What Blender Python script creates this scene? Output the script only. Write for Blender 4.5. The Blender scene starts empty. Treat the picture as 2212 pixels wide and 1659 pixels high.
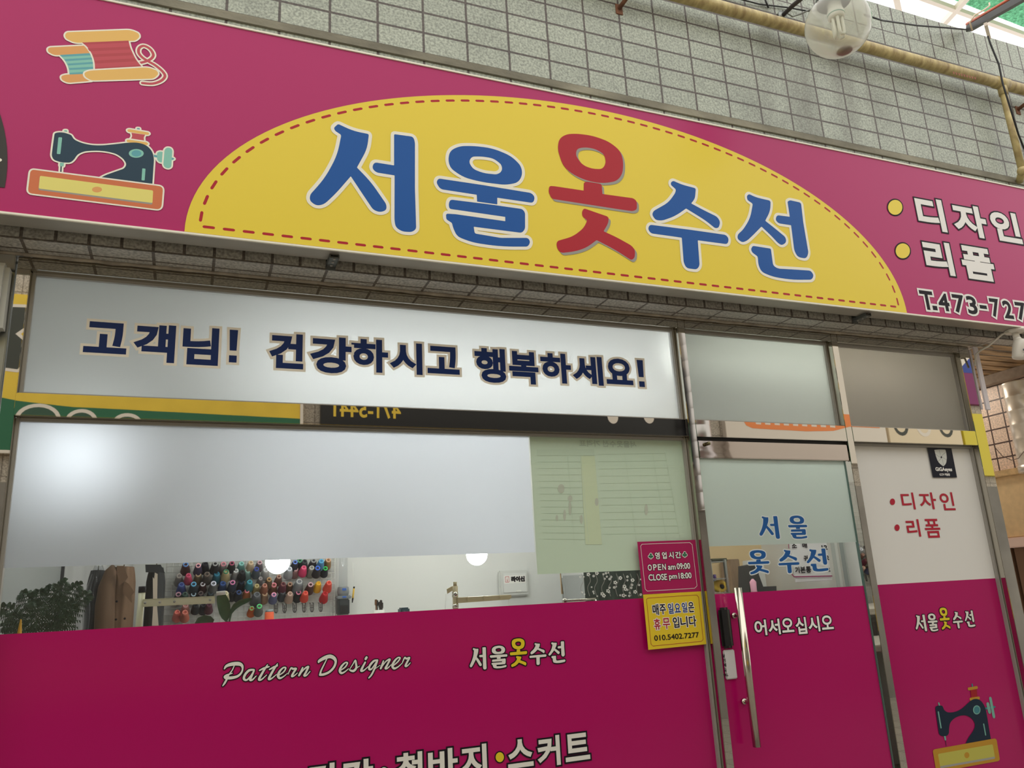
import bpy, bmesh, math, random
import numpy as np
from mathutils import Vector, Matrix
from mathutils.geometry import tessellate_polygon, delaunay_2d_cdt
random.seed(7)
scn = bpy.context.scene
COL = scn.collection

# ------------------------------------------------------------------ camera, world, exposure
EYE = Vector((0.0, -3.0, 1.5))
FPX, CX, CY = 1716.669, 1106.0, 829.5
def _rot(a, b, c):
    ca, sa, cb, sb, cc, sc = math.cos(a), math.sin(a), math.cos(b), math.sin(b), math.cos(c), math.sin(c)
    Ry = Matrix(((ca, 0, sa), (0, 1, 0), (-sa, 0, ca))); Rx = Matrix(((1, 0, 0), (0, cb, -sb), (0, sb, cb)))
    Rz = Matrix(((cc, -sc, 0), (sc, cc, 0), (0, 0, 1)))
    return Rz @ Rx @ Ry
RM = _rot(-0.39334304, -0.2622821, -0.05259952)
cam = bpy.data.cameras.new('camera'); cam.sensor_fit = 'HORIZONTAL'; cam.sensor_width = 36.0
cam.lens = FPX / 2212.0 * 36.0; cam.clip_start = 0.05; cam.clip_end = 200
camo = bpy.data.objects.new('camera', cam); COL.objects.link(camo)
def _w(r): return Vector((r[0], r[2], -r[1]))
_x, _y, _z = _w(RM[0]), -_w(RM[1]), -_w(RM[2])
camo.matrix_world = Matrix(((_x.x, _y.x, _z.x, EYE.x), (_x.y, _y.y, _z.y, EYE.y), (_x.z, _y.z, _z.z, EYE.z), (0, 0, 0, 1)))
scn.camera = camo
def ray(px, py):
    d = RM.transposed() @ Vector((px - CX, py - CY, FPX)); return Vector((d[0], d[2], -d[1]))
def at(px, py, D):                       # point seen at a pixel of the photograph, D metres in front of the camera along +Y
    d = ray(px, py); return EYE + d * (D / d.y)
def atZ(px, py, Z):
    d = ray(px, py); return EYE + d * ((Z - EYE.z) / d.z)

scn.view_settings.view_transform = 'Standard'; scn.view_settings.look = 'None'
scn.view_settings.gamma = 1.0; scn.view_settings.use_curve_mapping = False
scn.view_settings.exposure = 0.0
cy = scn.cycles
cy.max_bounces = 14; cy.transmission_bounces = 10; cy.transparent_max_bounces = 16; cy.glossy_bounces = 6
cy.caustics_refractive = True; cy.sample_clamp_indirect = 6.0

W = bpy.data.worlds.new('world'); scn.world = W; W.use_nodes = True
bg = W.node_tree.nodes['Background']; bg.inputs[0].default_value = (1.0, 0.985, 0.95, 1); bg.inputs[1].default_value = 1.68

# ------------------------------------------------------------------ materials
def lin(c):
    c = c / 255.0
    return c / 12.92 if c <= 0.04045 else ((c + 0.055) / 1.055) ** 2.4
def rgb(c, k=1.0):
    if isinstance(c, str): c = tuple(int(c[i:i + 2], 16) for i in (1, 3, 5))
    return tuple(min(0.95, lin(v) * k) for v in c) + (1.0,)
ALB = 1.12
MATS = {}
def mat(name, col, rough=0.5, metal=0.0, spec=0.5, k=ALB, noise=0.0, nscale=30.0, bump=0.0, bscale=200.0, coat=0.0, emit=0.0, alpha=1.0, stretch=(1, 1, 1), ncol=None):
    if name in MATS: return MATS[name]
    m = bpy.data.materials.new(name); m.use_nodes = True; nt = m.node_tree
    p = nt.nodes['Principled BSDF']
    c = rgb(col, k)
    if name.endswith('_print') and spec == 0.5: spec = 0.2
    p.inputs['Base Color'].default_value = c; p.inputs['Roughness'].default_value = rough; p.inputs['Metallic'].default_value = metal
    p.inputs['Specular IOR Level'].default_value = spec; p.inputs['Coat Weight'].default_value = coat
    p.inputs['Coat Roughness'].default_value = 0.05; p.inputs['Alpha'].default_value = alpha
    if emit: p.inputs['Emission Color'].default_value = c; p.inputs['Emission Strength'].default_value = emit
    if noise or bump:
        tc = nt.nodes.new('ShaderNodeTexCoord'); mp = nt.nodes.new('ShaderNodeMapping'); mp.inputs['Scale'].default_value = stretch
        nt.links.new(tc.outputs['Object'], mp.inputs[0])
    if noise:
        n = nt.nodes.new('ShaderNodeTexNoise'); n.inputs['Scale'].default_value = nscale; n.inputs['Detail'].default_value = 5
        nt.links.new(mp.outputs[0], n.inputs['Vector'])
        r = nt.nodes.new('ShaderNodeMapRange'); r.inputs[1].default_value = 0.3; r.inputs[2].default_value = 0.7
        nt.links.new(n.outputs['Fac'], r.inputs[0])
        mx = nt.nodes.new('ShaderNodeMix'); mx.data_type = 'RGBA'
        a = tuple(min(0.95, v * (1 + noise)) for v in c[:3]) + (1,)
        b = rgb(ncol, k) if ncol else tuple(v * (1 - noise) for v in c[:3]) + (1,)
        mx.inputs[6].default_value = b; mx.inputs[7].default_value = a
        nt.links.new(r.outputs[0], mx.inputs[0]); nt.links.new(mx.outputs[2], p.inputs['Base Color'])
    if bump:
        n2 = nt.nodes.new('ShaderNodeTexNoise'); n2.inputs['Scale'].default_value = bscale; n2.inputs['Detail'].default_value = 3
        nt.links.new(mp.outputs[0], n2.inputs['Vector'])
        bp = nt.nodes.new('ShaderNodeBump'); bp.inputs['Strength'].default_value = bump; bp.inputs['Distance'].default_value = 0.01
        nt.links.new(n2.outputs['Fac'], bp.inputs['Height']); nt.links.new(bp.outputs[0], p.inputs['Normal'])
    MATS[name] = m
    return m

def tile_mat(name, axes, x0, y0, bw, rh, c1, c2, cm, mortar=0.0055, bump=0.6, rough=0.4, speck=0.36, dirt=0.0):
    if name in MATS: return MATS[name]
    m = bpy.data.materials.new(name); m.use_nodes = True; nt = m.node_tree; N = nt.nodes; L = nt.links
    p = N['Principled BSDF']; p.inputs['Roughness'].default_value = rough
    tc = N.new('ShaderNodeTexCoord'); sp = N.new('ShaderNodeSeparateXYZ'); L.new(tc.outputs['Object'], sp.inputs[0])
    def sub(o, v):
        q = N.new('ShaderNodeMath'); q.operation = 'SUBTRACT'; q.inputs[1].default_value = v; L.new(o, q.inputs[0]); return q.outputs[0]
    cb = N.new('ShaderNodeCombineXYZ'); L.new(sub(sp.outputs[axes[0]], x0), cb.inputs[0]); L.new(sub(sp.outputs[axes[1]], y0), cb.inputs[1])
    b = N.new('ShaderNodeTexBrick'); b.offset = 0.0; b.squash = 1.0; L.new(cb.outputs[0], b.inputs['Vector'])
    b.inputs['Scale'].default_value = 1.0; b.inputs['Brick Width'].default_value = bw; b.inputs['Row Height'].default_value = rh
    b.inputs['Mortar Size'].default_value = mortar; b.inputs['Mortar Smooth'].default_value = 0.15; b.inputs['Bias'].default_value = -0.2
    b.inputs['Color1'].default_value = rgb(c1, ALB); b.inputs['Color2'].default_value = rgb(c2, ALB); b.inputs['Mortar'].default_value = rgb(cm, ALB)
    n = N.new('ShaderNodeTexNoise'); n.inputs['Scale'].default_value = 95; n.inputs['Detail'].default_value = 2; L.new(tc.outputs['Object'], n.inputs['Vector'])
    r = N.new('ShaderNodeMapRange'); r.inputs[1].default_value = 0.35; r.inputs[2].default_value = 0.65; r.inputs[3].default_value = 1 - speck; r.inputs[4].default_value = 1 + speck * 0.6
    L.new(n.outputs['Fac'], r.inputs[0])
    mm = N.new('ShaderNodeMix'); mm.data_type = 'RGBA'; mm.blend_type = 'MULTIPLY'; mm.inputs[0].default_value = 1.0
    L.new(b.outputs['Color'], mm.inputs[6]); L.new(r.outputs[0], mm.inputs[7])
    out = mm.outputs[2]
    if dirt:
        n3 = N.new('ShaderNodeTexNoise'); n3.inputs['Scale'].default_value = 2.2; n3.inputs['Detail'].default_value = 8; n3.inputs['Roughness'].default_value = 0.7
        L.new(tc.outputs['Object'], n3.inputs['Vector'])
        r3 = N.new('ShaderNodeMapRange'); r3.inputs[1].default_value = 0.5; r3.inputs[2].default_value = 0.8; r3.inputs[3].default_value = 1; r3.inputs[4].default_value = 1 - dirt
        L.new(n3.outputs['Fac'], r3.inputs[0])
        m3 = N.new('ShaderNodeMix'); m3.data_type = 'RGBA'; m3.blend_type = 'MULTIPLY'; m3.inputs[0].default_value = 1.0
        L.new(out, m3.inputs[6]); L.new(r3.outputs[0], m3.inputs[7]); out = m3.outputs[2]
        # soot stain running down the tiles below the lamp
        ab = N.new('ShaderNodeMath'); ab.operation = 'ABSOLUTE'; L.new(sub(sp.outputs[0], 3.05), ab.inputs[0])
        be = N.new('ShaderNodeMapRange'); be.interpolation_type = 'SMOOTHSTEP'; be.inputs[1].default_value = 0.0; be.inputs[2].default_value = 0.75; be.inputs[3].default_value = 0.62; be.inputs[4].default_value = 0.0; L.new(ab.outputs[0], be.inputs[0])
        mp4 = N.new('ShaderNodeMapping'); mp4.inputs['Scale'].default_value = (5, 1, 1.1); L.new(tc.outputs['Object'], mp4.inputs[0])
        n4 = N.new('ShaderNodeTexNoise'); n4.inputs['Scale'].default_value = 1.6; n4.inputs['Detail'].default_value = 6; L.new(mp4.outputs[0], n4.inputs['Vector'])
        r4 = N.new('ShaderNodeMapRange'); r4.inputs[1].default_value = 0.4; r4.inputs[2].default_value = 0.7; L.new(n4.outputs['Fac'], r4.inputs[0])
        mu = N.new('ShaderNodeMath'); mu.operation = 'MULTIPLY'; L.new(be.outputs[0], mu.inputs[0]); L.new(r4.outputs[0], mu.inputs[1])
        m5 = N.new('ShaderNodeMix'); m5.data_type = 'RGBA'; m5.inputs[7].default_value = rgb('#5c574c'); L.new(mu.outputs[0], m5.inputs[0]); L.new(out, m5.inputs[6]); out = m5.outputs[2]
    L.new(out, p.inputs['Base Color'])
    h = N.new('ShaderNodeMath'); h.operation = 'MULTIPLY_ADD'; h.inputs[1].default_value = 0.22
    inv = N.new('ShaderNodeMath'); inv.operation = 'SUBTRACT'; inv.inputs[0].default_value = 1.0; L.new(b.outputs['Fac'], inv.inputs[1])
    L.new(n.outputs['Fac'], h.inputs[0]); L.new(inv.outputs[0], h.inputs[2])
    bp = N.new('ShaderNodeBump'); bp.inputs['Strength'].default_value = bump; bp.inputs['Distance'].default_value = 0.006
    L.new(h.outputs[0], bp.inputs['Height']); L.new(bp.outputs[0], p.inputs['Normal'])
    MATS[name] = m; return m

def reflectance(nt, ior):                # Schlick reflectance of a thin pane, the same from both sides
    lw = nt.nodes.new('ShaderNodeLayerWeight'); lw.inputs[0].default_value = 0.5
    pw = nt.nodes.new('ShaderNodeMath'); pw.operation = 'POWER'; pw.inputs[1].default_value = 5.0; nt.links.new(lw.outputs['Facing'], pw.inputs[0])
    r0 = ((ior - 1) / (ior + 1)) ** 2
    ma = nt.nodes.new('ShaderNodeMath'); ma.operation = 'MULTIPLY_ADD'; ma.inputs[1].default_value = 1 - r0; ma.inputs[2].default_value = r0; nt.links.new(pw.outputs[0], ma.inputs[0])
    return ma.outputs[0]
def glass_mat(name, tint=(1, 1, 1), refl=1.0, ior=1.7, rough=0.0):
    if name in MATS: return MATS[name]
    m = bpy.data.materials.new(name); m.use_nodes = True; nt = m.node_tree; N = nt.nodes; N.remove(N['Principled BSDF'])
    t = N.new('ShaderNodeBsdfTransparent'); t.inputs[0].default_value = tint + (1,)
    g = N.new('ShaderNodeBsdfGlossy'); g.inputs['Roughness'].default_value = rough; g.inputs[0].default_value = (refl, refl, refl, 1)
    f = reflectance(nt, ior)
    mx = N.new('ShaderNodeMixShader'); nt.links.new(f, mx.inputs[0]); nt.links.new(t.outputs[0], mx.inputs[1]); nt.links.new(g.outputs[0], mx.inputs[2])
    nt.links.new(mx.outputs[0], N['Material Output'].inputs[0]); MATS[name] = m; return m

def frost_mat(name, tcol=(0.8, 0.82, 0.86), dcol=(0.6, 0.62, 0.62), trans=0.5, scatter=0.45, rough=0.9, narrow=0.0):
    # sand-blasted window film: light is part spread diffusely, part scattered in a cone
    if name in MATS: return MATS[name]
    m = bpy.data.materials.new(name); m.use_nodes = True; nt = m.node_tree; N = nt.nodes; L = nt.links; N.remove(N['Principled BSDF'])
    tr = N.new('ShaderNodeBsdfTranslucent'); tr.inputs[0].default_value = tcol + (1,)
    df = N.new('ShaderNodeBsdfDiffuse'); df.inputs[0].default_value = dcol + (1,)
    rf = N.new('ShaderNodeMixShader'); rf.inputs[0].default_value = narrow
    for i_, ro in ((1, rough), (2, .72)):
        r_ = N.new('ShaderNodeBsdfRefraction'); r_.inputs['Roughness'].default_value = ro; r_.inputs['IOR'].default_value = 1.5; r_.inputs[0].default_value = tcol + (1,); L.new(r_.outputs[0], rf.inputs[i_])
    gl = N.new('ShaderNodeBsdfGlossy'); gl.inputs['Roughness'].default_value = 0.35
    m1 = N.new('ShaderNodeMixShader'); m1.inputs[0].default_value = trans; L.new(df.outputs[0], m1.inputs[1]); L.new(tr.outputs[0], m1.inputs[2])
    m2 = N.new('ShaderNodeMixShader'); m2.inputs[0].default_value = scatter; L.new(m1.outputs[0], m2.inputs[1]); L.new(rf.outputs[0], m2.inputs[2])
    m3 = N.new('ShaderNodeMixShader'); m3.inputs[0].default_value = 0.04; L.new(m2.outputs[0], m3.inputs[1]); L.new(gl.outputs[0], m3.inputs[2])
    L.new(m3.outputs[0], N['Material Output'].inputs[0])
    MATS[name] = m; return m

def steel(name, col=(200, 196, 186), rough=0.06, wav=0.0, wscale=3.0, stretch=(1, 1, 1)):
    return mat(name, col, rough=rough, metal=1.0, k=1.0, bump=wav, bscale=wscale, stretch=stretch)

STEEL = steel('polished_steel', (192, 188, 178), rough=0.012, wav=0.012, wscale=2.0)
STEELW = steel('wavy_steel', (176, 168, 160), rough=0.03, wav=0.16, wscale=2.2, stretch=(1, 1, 2.5))
STEELB = mat('satin_bead', (152, 148, 140), rough=0.4, metal=0.25, spec=0.4)
MAGENTA = mat('magenta_print', (172, 36, 98), rough=0.3, spec=0.28)
MAGFILM = mat('magenta_vinyl', (164, 10, 88), rough=0.16, spec=0.35)
YEL = mat('yellow_print', (226, 202, 66), rough=0.3, spec=0.25)
BLUE = mat('blue_print', (26, 84, 156), rough=0.3, spec=0.2)
RED = mat('red_print', (170, 36, 48), rough=0.3, spec=0.2)
CREAM = mat('cream_print', (232, 228, 212), rough=0.35)
WHITE = mat('white_print', (226, 224, 218), rough=0.35)
GREYP = mat('grey_print', (150, 148, 140), rough=0.4)
INK = mat('black_print', (26, 22, 28), rough=0.5, spec=0.12)
NAVY = mat('navy_print', (18, 40, 90), rough=0.3, spec=0.2)

# ------------------------------------------------------------------ object helpers
def link(name, me, parent=None, loc=(0, 0, 0)):
    o = bpy.data.objects.new(name, me); COL.objects.link(o); o.location = loc
    if parent is not None: o.parent = parent
    return o
def tag(o, label=None, cat=None, group=None, kind=None):
    if label: o['label'] = label
    if cat: o['category'] = cat
    if group: o['group'] = group
    if kind: o['kind'] = kind
    return o
def thing(name, loc, label, cat, group=None, rz=0.0):
    o = link(name, None, None, loc); o.rotation_euler = (0, 0, rz); o.empty_display_size = 0.05
    return tag(o, label, cat, group)

WORLD = {}                               # where each part's origin stands
class MB:                                # collects shapes into one mesh
    def __init__(s, org=(0, 0, 0)): s.v = []; s.f = []; s.m = []; s.sm = []; s.mats = []; s.o = Vector(org)
    def mi(s, m):
        if m not in s.mats: s.mats.append(m)
        return s.mats.index(m)
    def add(s, vs, fs, m, smooth=False):
        b = len(s.v); i = s.mi(m); s.v += [Vector(q) - s.o for q in vs]
        for f in fs: s.f.append(tuple(b + k for k in f)); s.m.append(i); s.sm.append(smooth)
    def box(s, a, b, m, mtx=None):
        (x0, y0, z0), (x1, y1, z1) = a, b
        vs = [Vector(q) for q in ((x0, y0, z0), (x1, y0, z0), (x1, y1, z0), (x0, y1, z0), (x0, y0, z1), (x1, y0, z1), (x1, y1, z1), (x0, y1, z1))]
        if mtx: vs = [mtx @ q for q in vs]
        s.add(vs, [(0, 3, 2, 1), (4, 5, 6, 7), (0, 1, 5, 4), (1, 2, 6, 5), (2, 3, 7, 6), (3, 0, 4, 7)], m)
    def bbox(s, a, b, m, r=0.004, mtx=None, seg=2):          # bevelled box
        bm = bmesh.new(); bmesh.ops.create_cube(bm, size=1)
        c = (Vector(a) + Vector(b)) / 2; d = Vector(b) - Vector(a)
        for q in bm.verts: q.co = Vector((q.co.x * d.x, q.co.y * d.y, q.co.z * d.z)) + c
        bmesh.ops.bevel(bm, geom=list(bm.edges), offset=min(r, 0.45 * min(abs(t) for t in d)), segments=seg, affect='EDGES')
        bm.verts.index_update()
        vs = [(mtx @ q.co if mtx else q.co.copy()) for q in bm.verts]; fs = [[q.index for q in f.verts] for f in bm.faces]
        bm.free(); s.add(vs, fs, m, False)
    def tube(s, pts, r, m, n=10, cap=True):
        pts = [Vector(q) for q in pts]; rs = r if isinstance(r, (list, tuple)) else [r] * len(pts)
        vs = []; fs = []; prev = None
        for i, q in enumerate(pts):
            t = (pts[min(i + 1, len(pts) - 1)] - pts[max(i - 1, 0)]).normalized()
            if prev is None:
                u = t.orthogonal().normalized()
            else:
                u = (prev - t * prev.dot(t)); u = u.normalized() if u.length > 1e-6 else t.orthogonal().normalized()
            prev = u; w = t.cross(u)
            for k in range(n):
                a = 2 * math.pi * k / n; vs.append(q + (u * math.cos(a) + w * math.sin(a)) * rs[i])
        for i in range(len(pts) - 1):
            for k in range(n):
                fs.append((i * n + k, i * n + (k + 1) % n, (i + 1) * n + (k + 1) % n, (i + 1) * n + k))
        if cap: fs.append(tuple(range(n - 1, -1, -1))); fs.append(tuple((len(pts) - 1) * n + k for k in range(n)))
        s.add(vs, fs, m, True)
    def lathe(s, prof, m, mtx=None, n=20, smooth=True):       # profile [(r, z)] about z
        vs = []; fs = []
        for r, z in prof:
            for k in range(n):
                a = 2 * math.pi * k / n; q = Vector((r * math.cos(a), r * math.sin(a), z)); vs.append(mtx @ q if mtx else q)
        for i in range(len(prof) - 1):
            for k in range(n): fs.append((i * n + k, i * n + (k + 1) % n, (i + 1) * n + (k + 1) % n, (i + 1) * n + k))
        if prof[0][0] > 1e-5: fs.append(tuple(range(n - 1, -1, -1)))
        if prof[-1][0] > 1e-5: fs.append(tuple((len(prof) - 1) * n + k for k in range(n)))
        s.add(vs, fs, m, smooth)
    def sphere(s, c, r, m, nu=24, nv=14, sc=(1, 1, 1)):
        prof = [(max(1e-6, r * math.sin(math.pi * i / nv)), -r * math.cos(math.pi * i / nv)) for i in range(nv + 1)]
        s.lathe(prof, m, Matrix.Translation(c) @ Matrix.Diagonal((sc[0], sc[1], sc[2], 1)), nu)
    def prism(s, loop, y0, y1, m):       # loop of (x, z) extruded along y
        n = len(loop); vs = [(x, y0, z) for x, z in loop] + [(x, y1, z) for x, z in loop]
        t = tessellate_polygon([[Vector((x, z, 0)) for x, z in loop]])
        fs = [tuple(a) for a in t] + [tuple(n + k for k in reversed(a)) for a in t] + [(i, (i + 1) % n, n + (i + 1) % n, n + i) for i in range(n)]
        s.add(vs, fs, m)
    def build(s, name, parent=None, fix=True):
        me = bpy.data.meshes.new(name); me.from_pydata([tuple(q) for q in s.v], [], s.f)
        for m in s.mats: me.materials.append(m)
        me.polygons.foreach_set('material_index', s.m); me.polygons.foreach_set('use_smooth', s.sm); me.update()
        o = link(name, me, None, s.o)
        if parent is not None:
            o.parent = parent; o.location = s.o - WORLD.get(parent.name, parent.location)
        WORLD[o.name] = s.o.copy()
        return o

# ------------------------------------------------------------------ flat print: lettering and pictures lying on a plane
def fillet(pts, r0=10.0, n=5):
    P = []
    for q in pts: P.append((Vector((q[0], q[1])), (q[2] if len(q) > 2 else r0)))
    out = []
    for i, (p, r) in enumerate(P):
        a = P[i - 1][0]; b = P[(i + 1) % len(P)][0]
        va = a - p; vb = b - p; d = min(r, va.length * 0.5, vb.length * 0.5)
        if d < 1e-3: out.append(p.copy()); continue
        A = p + va.normalized() * d; B = p + vb.normalized() * d
        for k in range(n + 1):
            t = k / n; out.append(A * (1 - t) ** 2 + p * 2 * t * (1 - t) + B * t ** 2)
    return out
S = 999
_TXT = {}
def glyphs(t):
    if t in _TXT: return _TXT[t]
    if t == '!':                          # square-cut exclamation mark
        vs = [Vector(v) for v in ((.14, .40), (.86, .40), (1, 1), (0, 1), (.08, 0), (.94, 0), (.94, .13), (.08, .13))]
        _TXT[t] = (vs, [(0, 1, 2, 3), (4, 5, 6, 7)], [(0, 1), (1, 2), (2, 3), (3, 0), (4, 5), (5, 6), (6, 7), (7, 4)]); return _TXT[t]
    if t == '.':                          # square full stop
        _TXT[t] = ([Vector(v) for v in ((0, 0), (1, 0), (1, 1), (0, 1))], [(0, 1, 2, 3)], [(0, 1), (1, 2), (2, 3), (3, 0)]); return _TXT[t]
    c = bpy.data.curves.new('t', 'FONT'); c.body = t; c.resolution_u = 4
    o = bpy.data.objects.new('t', c); COL.objects.link(o); bpy.context.view_layer.update()
    me = bpy.data.meshes.new_from_object(o.evaluated_get(bpy.context.evaluated_depsgraph_get()))
    vs = [Vector((q.co.x, q.co.y)) for q in me.vertices]; fs = [tuple(f.vertices) for f in me.polygons]
    cnt = {}
    for f in fs:
        for i in range(len(f)):
            e = tuple(sorted((f[i], f[(i + 1) % len(f)]))); cnt[e] = cnt.get(e, 0) + 1
    ed = [e for e, k in cnt.items() if k == 1]
    # text meshes repeat vertices where contours meet: merge duplicates
    bpy.data.objects.remove(o); bpy.data.curves.remove(c); bpy.data.meshes.remove(me)
    x0 = min(q.x for q in vs); x1 = max(q.x for q in vs); y0 = min(q.y for q in vs); y1 = max(q.y for q in vs)
    vs = [Vector(((q.x - x0) / (x1 - x0), (q.y - y0) / max(1e-6, y1 - y0))) for q in vs]
    _TXT[t] = (vs, fs, ed); return _TXT[t]

class Flat:
    def __init__(s, D, crop=(0, 0, 1.0), face=-1, gap=0.0008):
        s.D = D; s.crop = crop; s.items = []; s.face = face; s.gap = gap
    def P(s, x, y):                       # crop pixel -> plane (X, Z)
        ox, oy, k = s.crop; q = at(ox + x / k, oy + y / k, s.D); return Vector((q.x, q.z))
    def v3(s, q): return (q[0], EYE.y + s.D + s.face * s.gap, q[1])
    def face_(s, pts, m, layer):
        A = sum(pts[i][0] * pts[(i + 1) % len(pts)][1] - pts[(i + 1) % len(pts)][0] * pts[i][1] for i in range(len(pts)))
        if abs(A) < 1e-11: return
        s.items.append((layer, m, list(pts) if A > 0 else list(reversed(pts))))
    def fill(s, loops, m, layer):         # loops in plane coordinates
        pts = [q for l in loops for q in l]
        for t in tessellate_polygon([[Vector((q[0], q[1], 0)) for q in l] for l in loops]): s.face_([pts[i] for i in t], m, layer)
    def edges(s, segs, w, m, layer, n=10):  # thick round-ended segments ((p, wp), (q, wq))
        done = set()
        for (p, wp), (q, wq) in segs:
            d = (q - p)
            if d.length > 1e-6:
                nrm = Vector((-d.y, d.x)).normalized()
                s.face_([p + nrm * wp * w, p - nrm * wp * w, q - nrm * wq * w, q + nrm * wq * w], m, layer)
            for c, wc in ((p, wp), (q, wq)):
                key = (round(c.x, 5), round(c.y, 5))
                if key in done: continue
                done.add(key)
                s.face_([c + Vector((math.cos(2 * math.pi * k / n), math.sin(2 * math.pi * k / n))) * wc * w for k in range(n)], m, layer)
    def outline(s, loops, w, m, layer):
        segs = []
        for l in loops:
            for i in range(len(l)): segs.append(((l[i], 1.0), (l[(i + 1) % len(l)], 1.0)))
        s.edges(segs, w, m, layer)
    def poly(s, pts, m, layer, r=10.0, out=None, holes=()):
        loops = [[s.P(*q) for q in fillet(l, r)] for l in (pts,) + tuple(holes)]
        s.fill(loops, m, layer)
        if out: s.outline(loops, out[0], out[1], layer - 1)
        return loops
    def ellipse(s, c, rx, ry, m, layer, out=None, n=28):
        l = [s.P(c[0] + rx * math.cos(2 * math.pi * k / n), c[1] + ry * math.sin(2 * math.pi * k / n)) for k in range(n)]
        s.fill([l], m, layer)
        if out: s.outline([l], out[0], out[1], layer - 1)
    def stroke(s, pts, m, layer, hw=None, out=None, sub=4, closed=False):
        # crop-pixel polyline with per-point half width, smoothed
        P = [(Vector((q[0], q[1])), (q[2] if len(q) > 2 else hw)) for q in pts]
        if len(P) > 2 and sub > 1:
            R = []
            for i in range(len(P) - 1):
                p0, p1, p2, p3 = P[max(i - 1, 0)], P[i], P[i + 1], P[min(i + 2, len(P) - 1)]
                for k in range(sub):
                    t = k / sub
                    c = 0.5 * ((2 * p1[0]) + (p2[0] - p0[0]) * t + (2 * p0[0] - 5 * p1[0] + 4 * p2[0] - p3[0]) * t * t + (3 * p1[0] - p0[0] - 3 * p2[0] + p3[0]) * t ** 3)
                    R.append((c, p1[1] * (1 - t) + p2[1] * t))
            R.append(P[-1]); P = R
        Q = []
        for c, w in P:
            a = s.P(c.x, c.y); b = s.P(c.x + 1, c.y + 1); Q.append((a, w * (b - a).length / 1.414))
        s.edges([(Q[i], Q[i + 1]) for i in range(len(Q) - 1)], 1.0, m, layer)
        if out: s.edges([((Q[i][0], Q[i][1] + out[0]), (Q[i + 1][0], Q[i + 1][1] + out[0])) for i in range(len(Q) - 1)], 1.0, out[1], layer - 1)
    def text_at(s, t, X0, X1, Z0, Z1, m, layer, bold=0.0, out=None, flip=False):
        vs, fs, ed = glyphs(t)
        X0 += bold; X1 -= bold; Z0 += bold; Z1 -= bold
        q = [Vector(((X1 - (X1 - X0) * v.x) if flip else (X0 + (X1 - X0) * v.x), Z0 + (Z1 - Z0) * v.y)) for v in vs]
        for f in fs: s.face_([q[i] for i in f], m, layer)
        nb = {}
        for a, b in ed: nb.setdefault(a, []).append(b); nb.setdefault(b, []).append(a)
        if bold: s.mitre(q, ed, nb, bold, m, layer)
        if out: s.mitre(q, ed, nb, bold + out[0], out[1], layer - 1)
    def mitre(s, q, ed, nb, w, m, layer):  # thick contour with pointed corners where the type has corners
        for a, b in ed:
            d = q[b] - q[a]
            if d.length < 1e-6: continue
            n = Vector((-d.y, d.x)).normalized() * w
            s.face_([q[a] + n, q[a] - n, q[b] - n, q[b] + n], m, layer)
        for v, l in nb.items():
            if len(l) != 2: l = []
            p = q[v]; ok = False
            if l:
                d1 = (p - q[l[0]]); d2 = (q[l[1]] - p)
                if d1.length > 1e-6 and d2.length > 1e-6:
                    d1.normalize(); d2.normalize(); cr = d1.x * d2.y - d1.y * d2.x; dt = d1.dot(d2)
                    if dt > -0.45:
                        ok = True
                        if abs(cr) > .02:
                            sg = -1 if cr > 0 else 1
                            n1 = Vector((-d1.y, d1.x)) * sg * w; n2 = Vector((-d2.y, d2.x)) * sg * w; mt = (n1 + n2) / (1 + dt)
                            s.face_([p, p + n1, p + mt, p + n2], m, layer)
            if not ok: s.face_([p + Vector((math.cos(.785 * k), math.sin(.785 * k))) * w for k in range(8)], m, layer)
    def text(s, t, L, R, T, B, m, layer, bold=0.0, out=None):
        s.text_at(t, s.P(*L).x, s.P(*R).x, s.P(*B).y, s.P(*T).y, m, layer, bold, out)
    def build(s, name, parent, org=None):           # all shapes merged into one flat sheet, the topmost layer giving each patch its ink
        its = s.items; s.items = []
        c = sum((p for it in its for p in it[2]), Vector((0, 0))) / sum(len(it[2]) for it in its)
        vs = []; fs = []; idx = {}
        for _, _, pts in its:
            f = []
            for p in pts:
                k = (round(p[0], 6), round(p[1], 6))
                if k not in idx: idx[k] = len(vs); vs.append((Vector((p[0], p[1])) - c) * 8.0)
                if not f or f[-1] != idx[k]: f.append(idx[k])
            fs.append(f)
        V, E, Fc, _, _, of = delaunay_2d_cdt(vs, [], fs, 0, 1e-6)
        m = MB(WORLD.get(parent.name, parent.location))
        VA = np.array([(v.x, v.y) for v in V]); FA = np.array([tuple(f)[:3] for f in Fc]); CE = VA[FA].mean(1)
        best = np.full(len(FA), -1.0); who = np.full(len(FA), -1)
        order = sorted(range(len(its)), key=lambda i: its[i][0]); xs = np.argsort(CE[:, 0]); sx = CE[xs, 0]
        for i in order:                    # later (higher) layers overwrite earlier ones
            Q = np.array([(vs[k].x, vs[k].y) for k in fs[i]])
            if len(Q) < 3: continue
            lo, hi = np.searchsorted(sx, Q[:, 0].min()), np.searchsorted(sx, Q[:, 0].max())
            c_ = xs[lo:hi]; p = CE[c_]; ok = (p[:, 1] >= Q[:, 1].min()) & (p[:, 1] <= Q[:, 1].max()); c_ = c_[ok]; p = p[ok]
            if not len(c_): continue
            d = np.roll(Q, -1, 0) - Q; ins = np.ones(len(c_), bool)
            for j in range(len(Q)): ins &= (d[j, 0] * (p[:, 1] - Q[j, 1]) - d[j, 1] * (p[:, 0] - Q[j, 0])) >= -1e-9
            who[c_[ins]] = i
        V = [s.v3(v / 8.0 + c) for v in V]
        tri = [(tuple(f), its[k][1]) for f, k in zip(FA.tolist(), who.tolist()) if k >= 0]
        rm = {}
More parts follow.
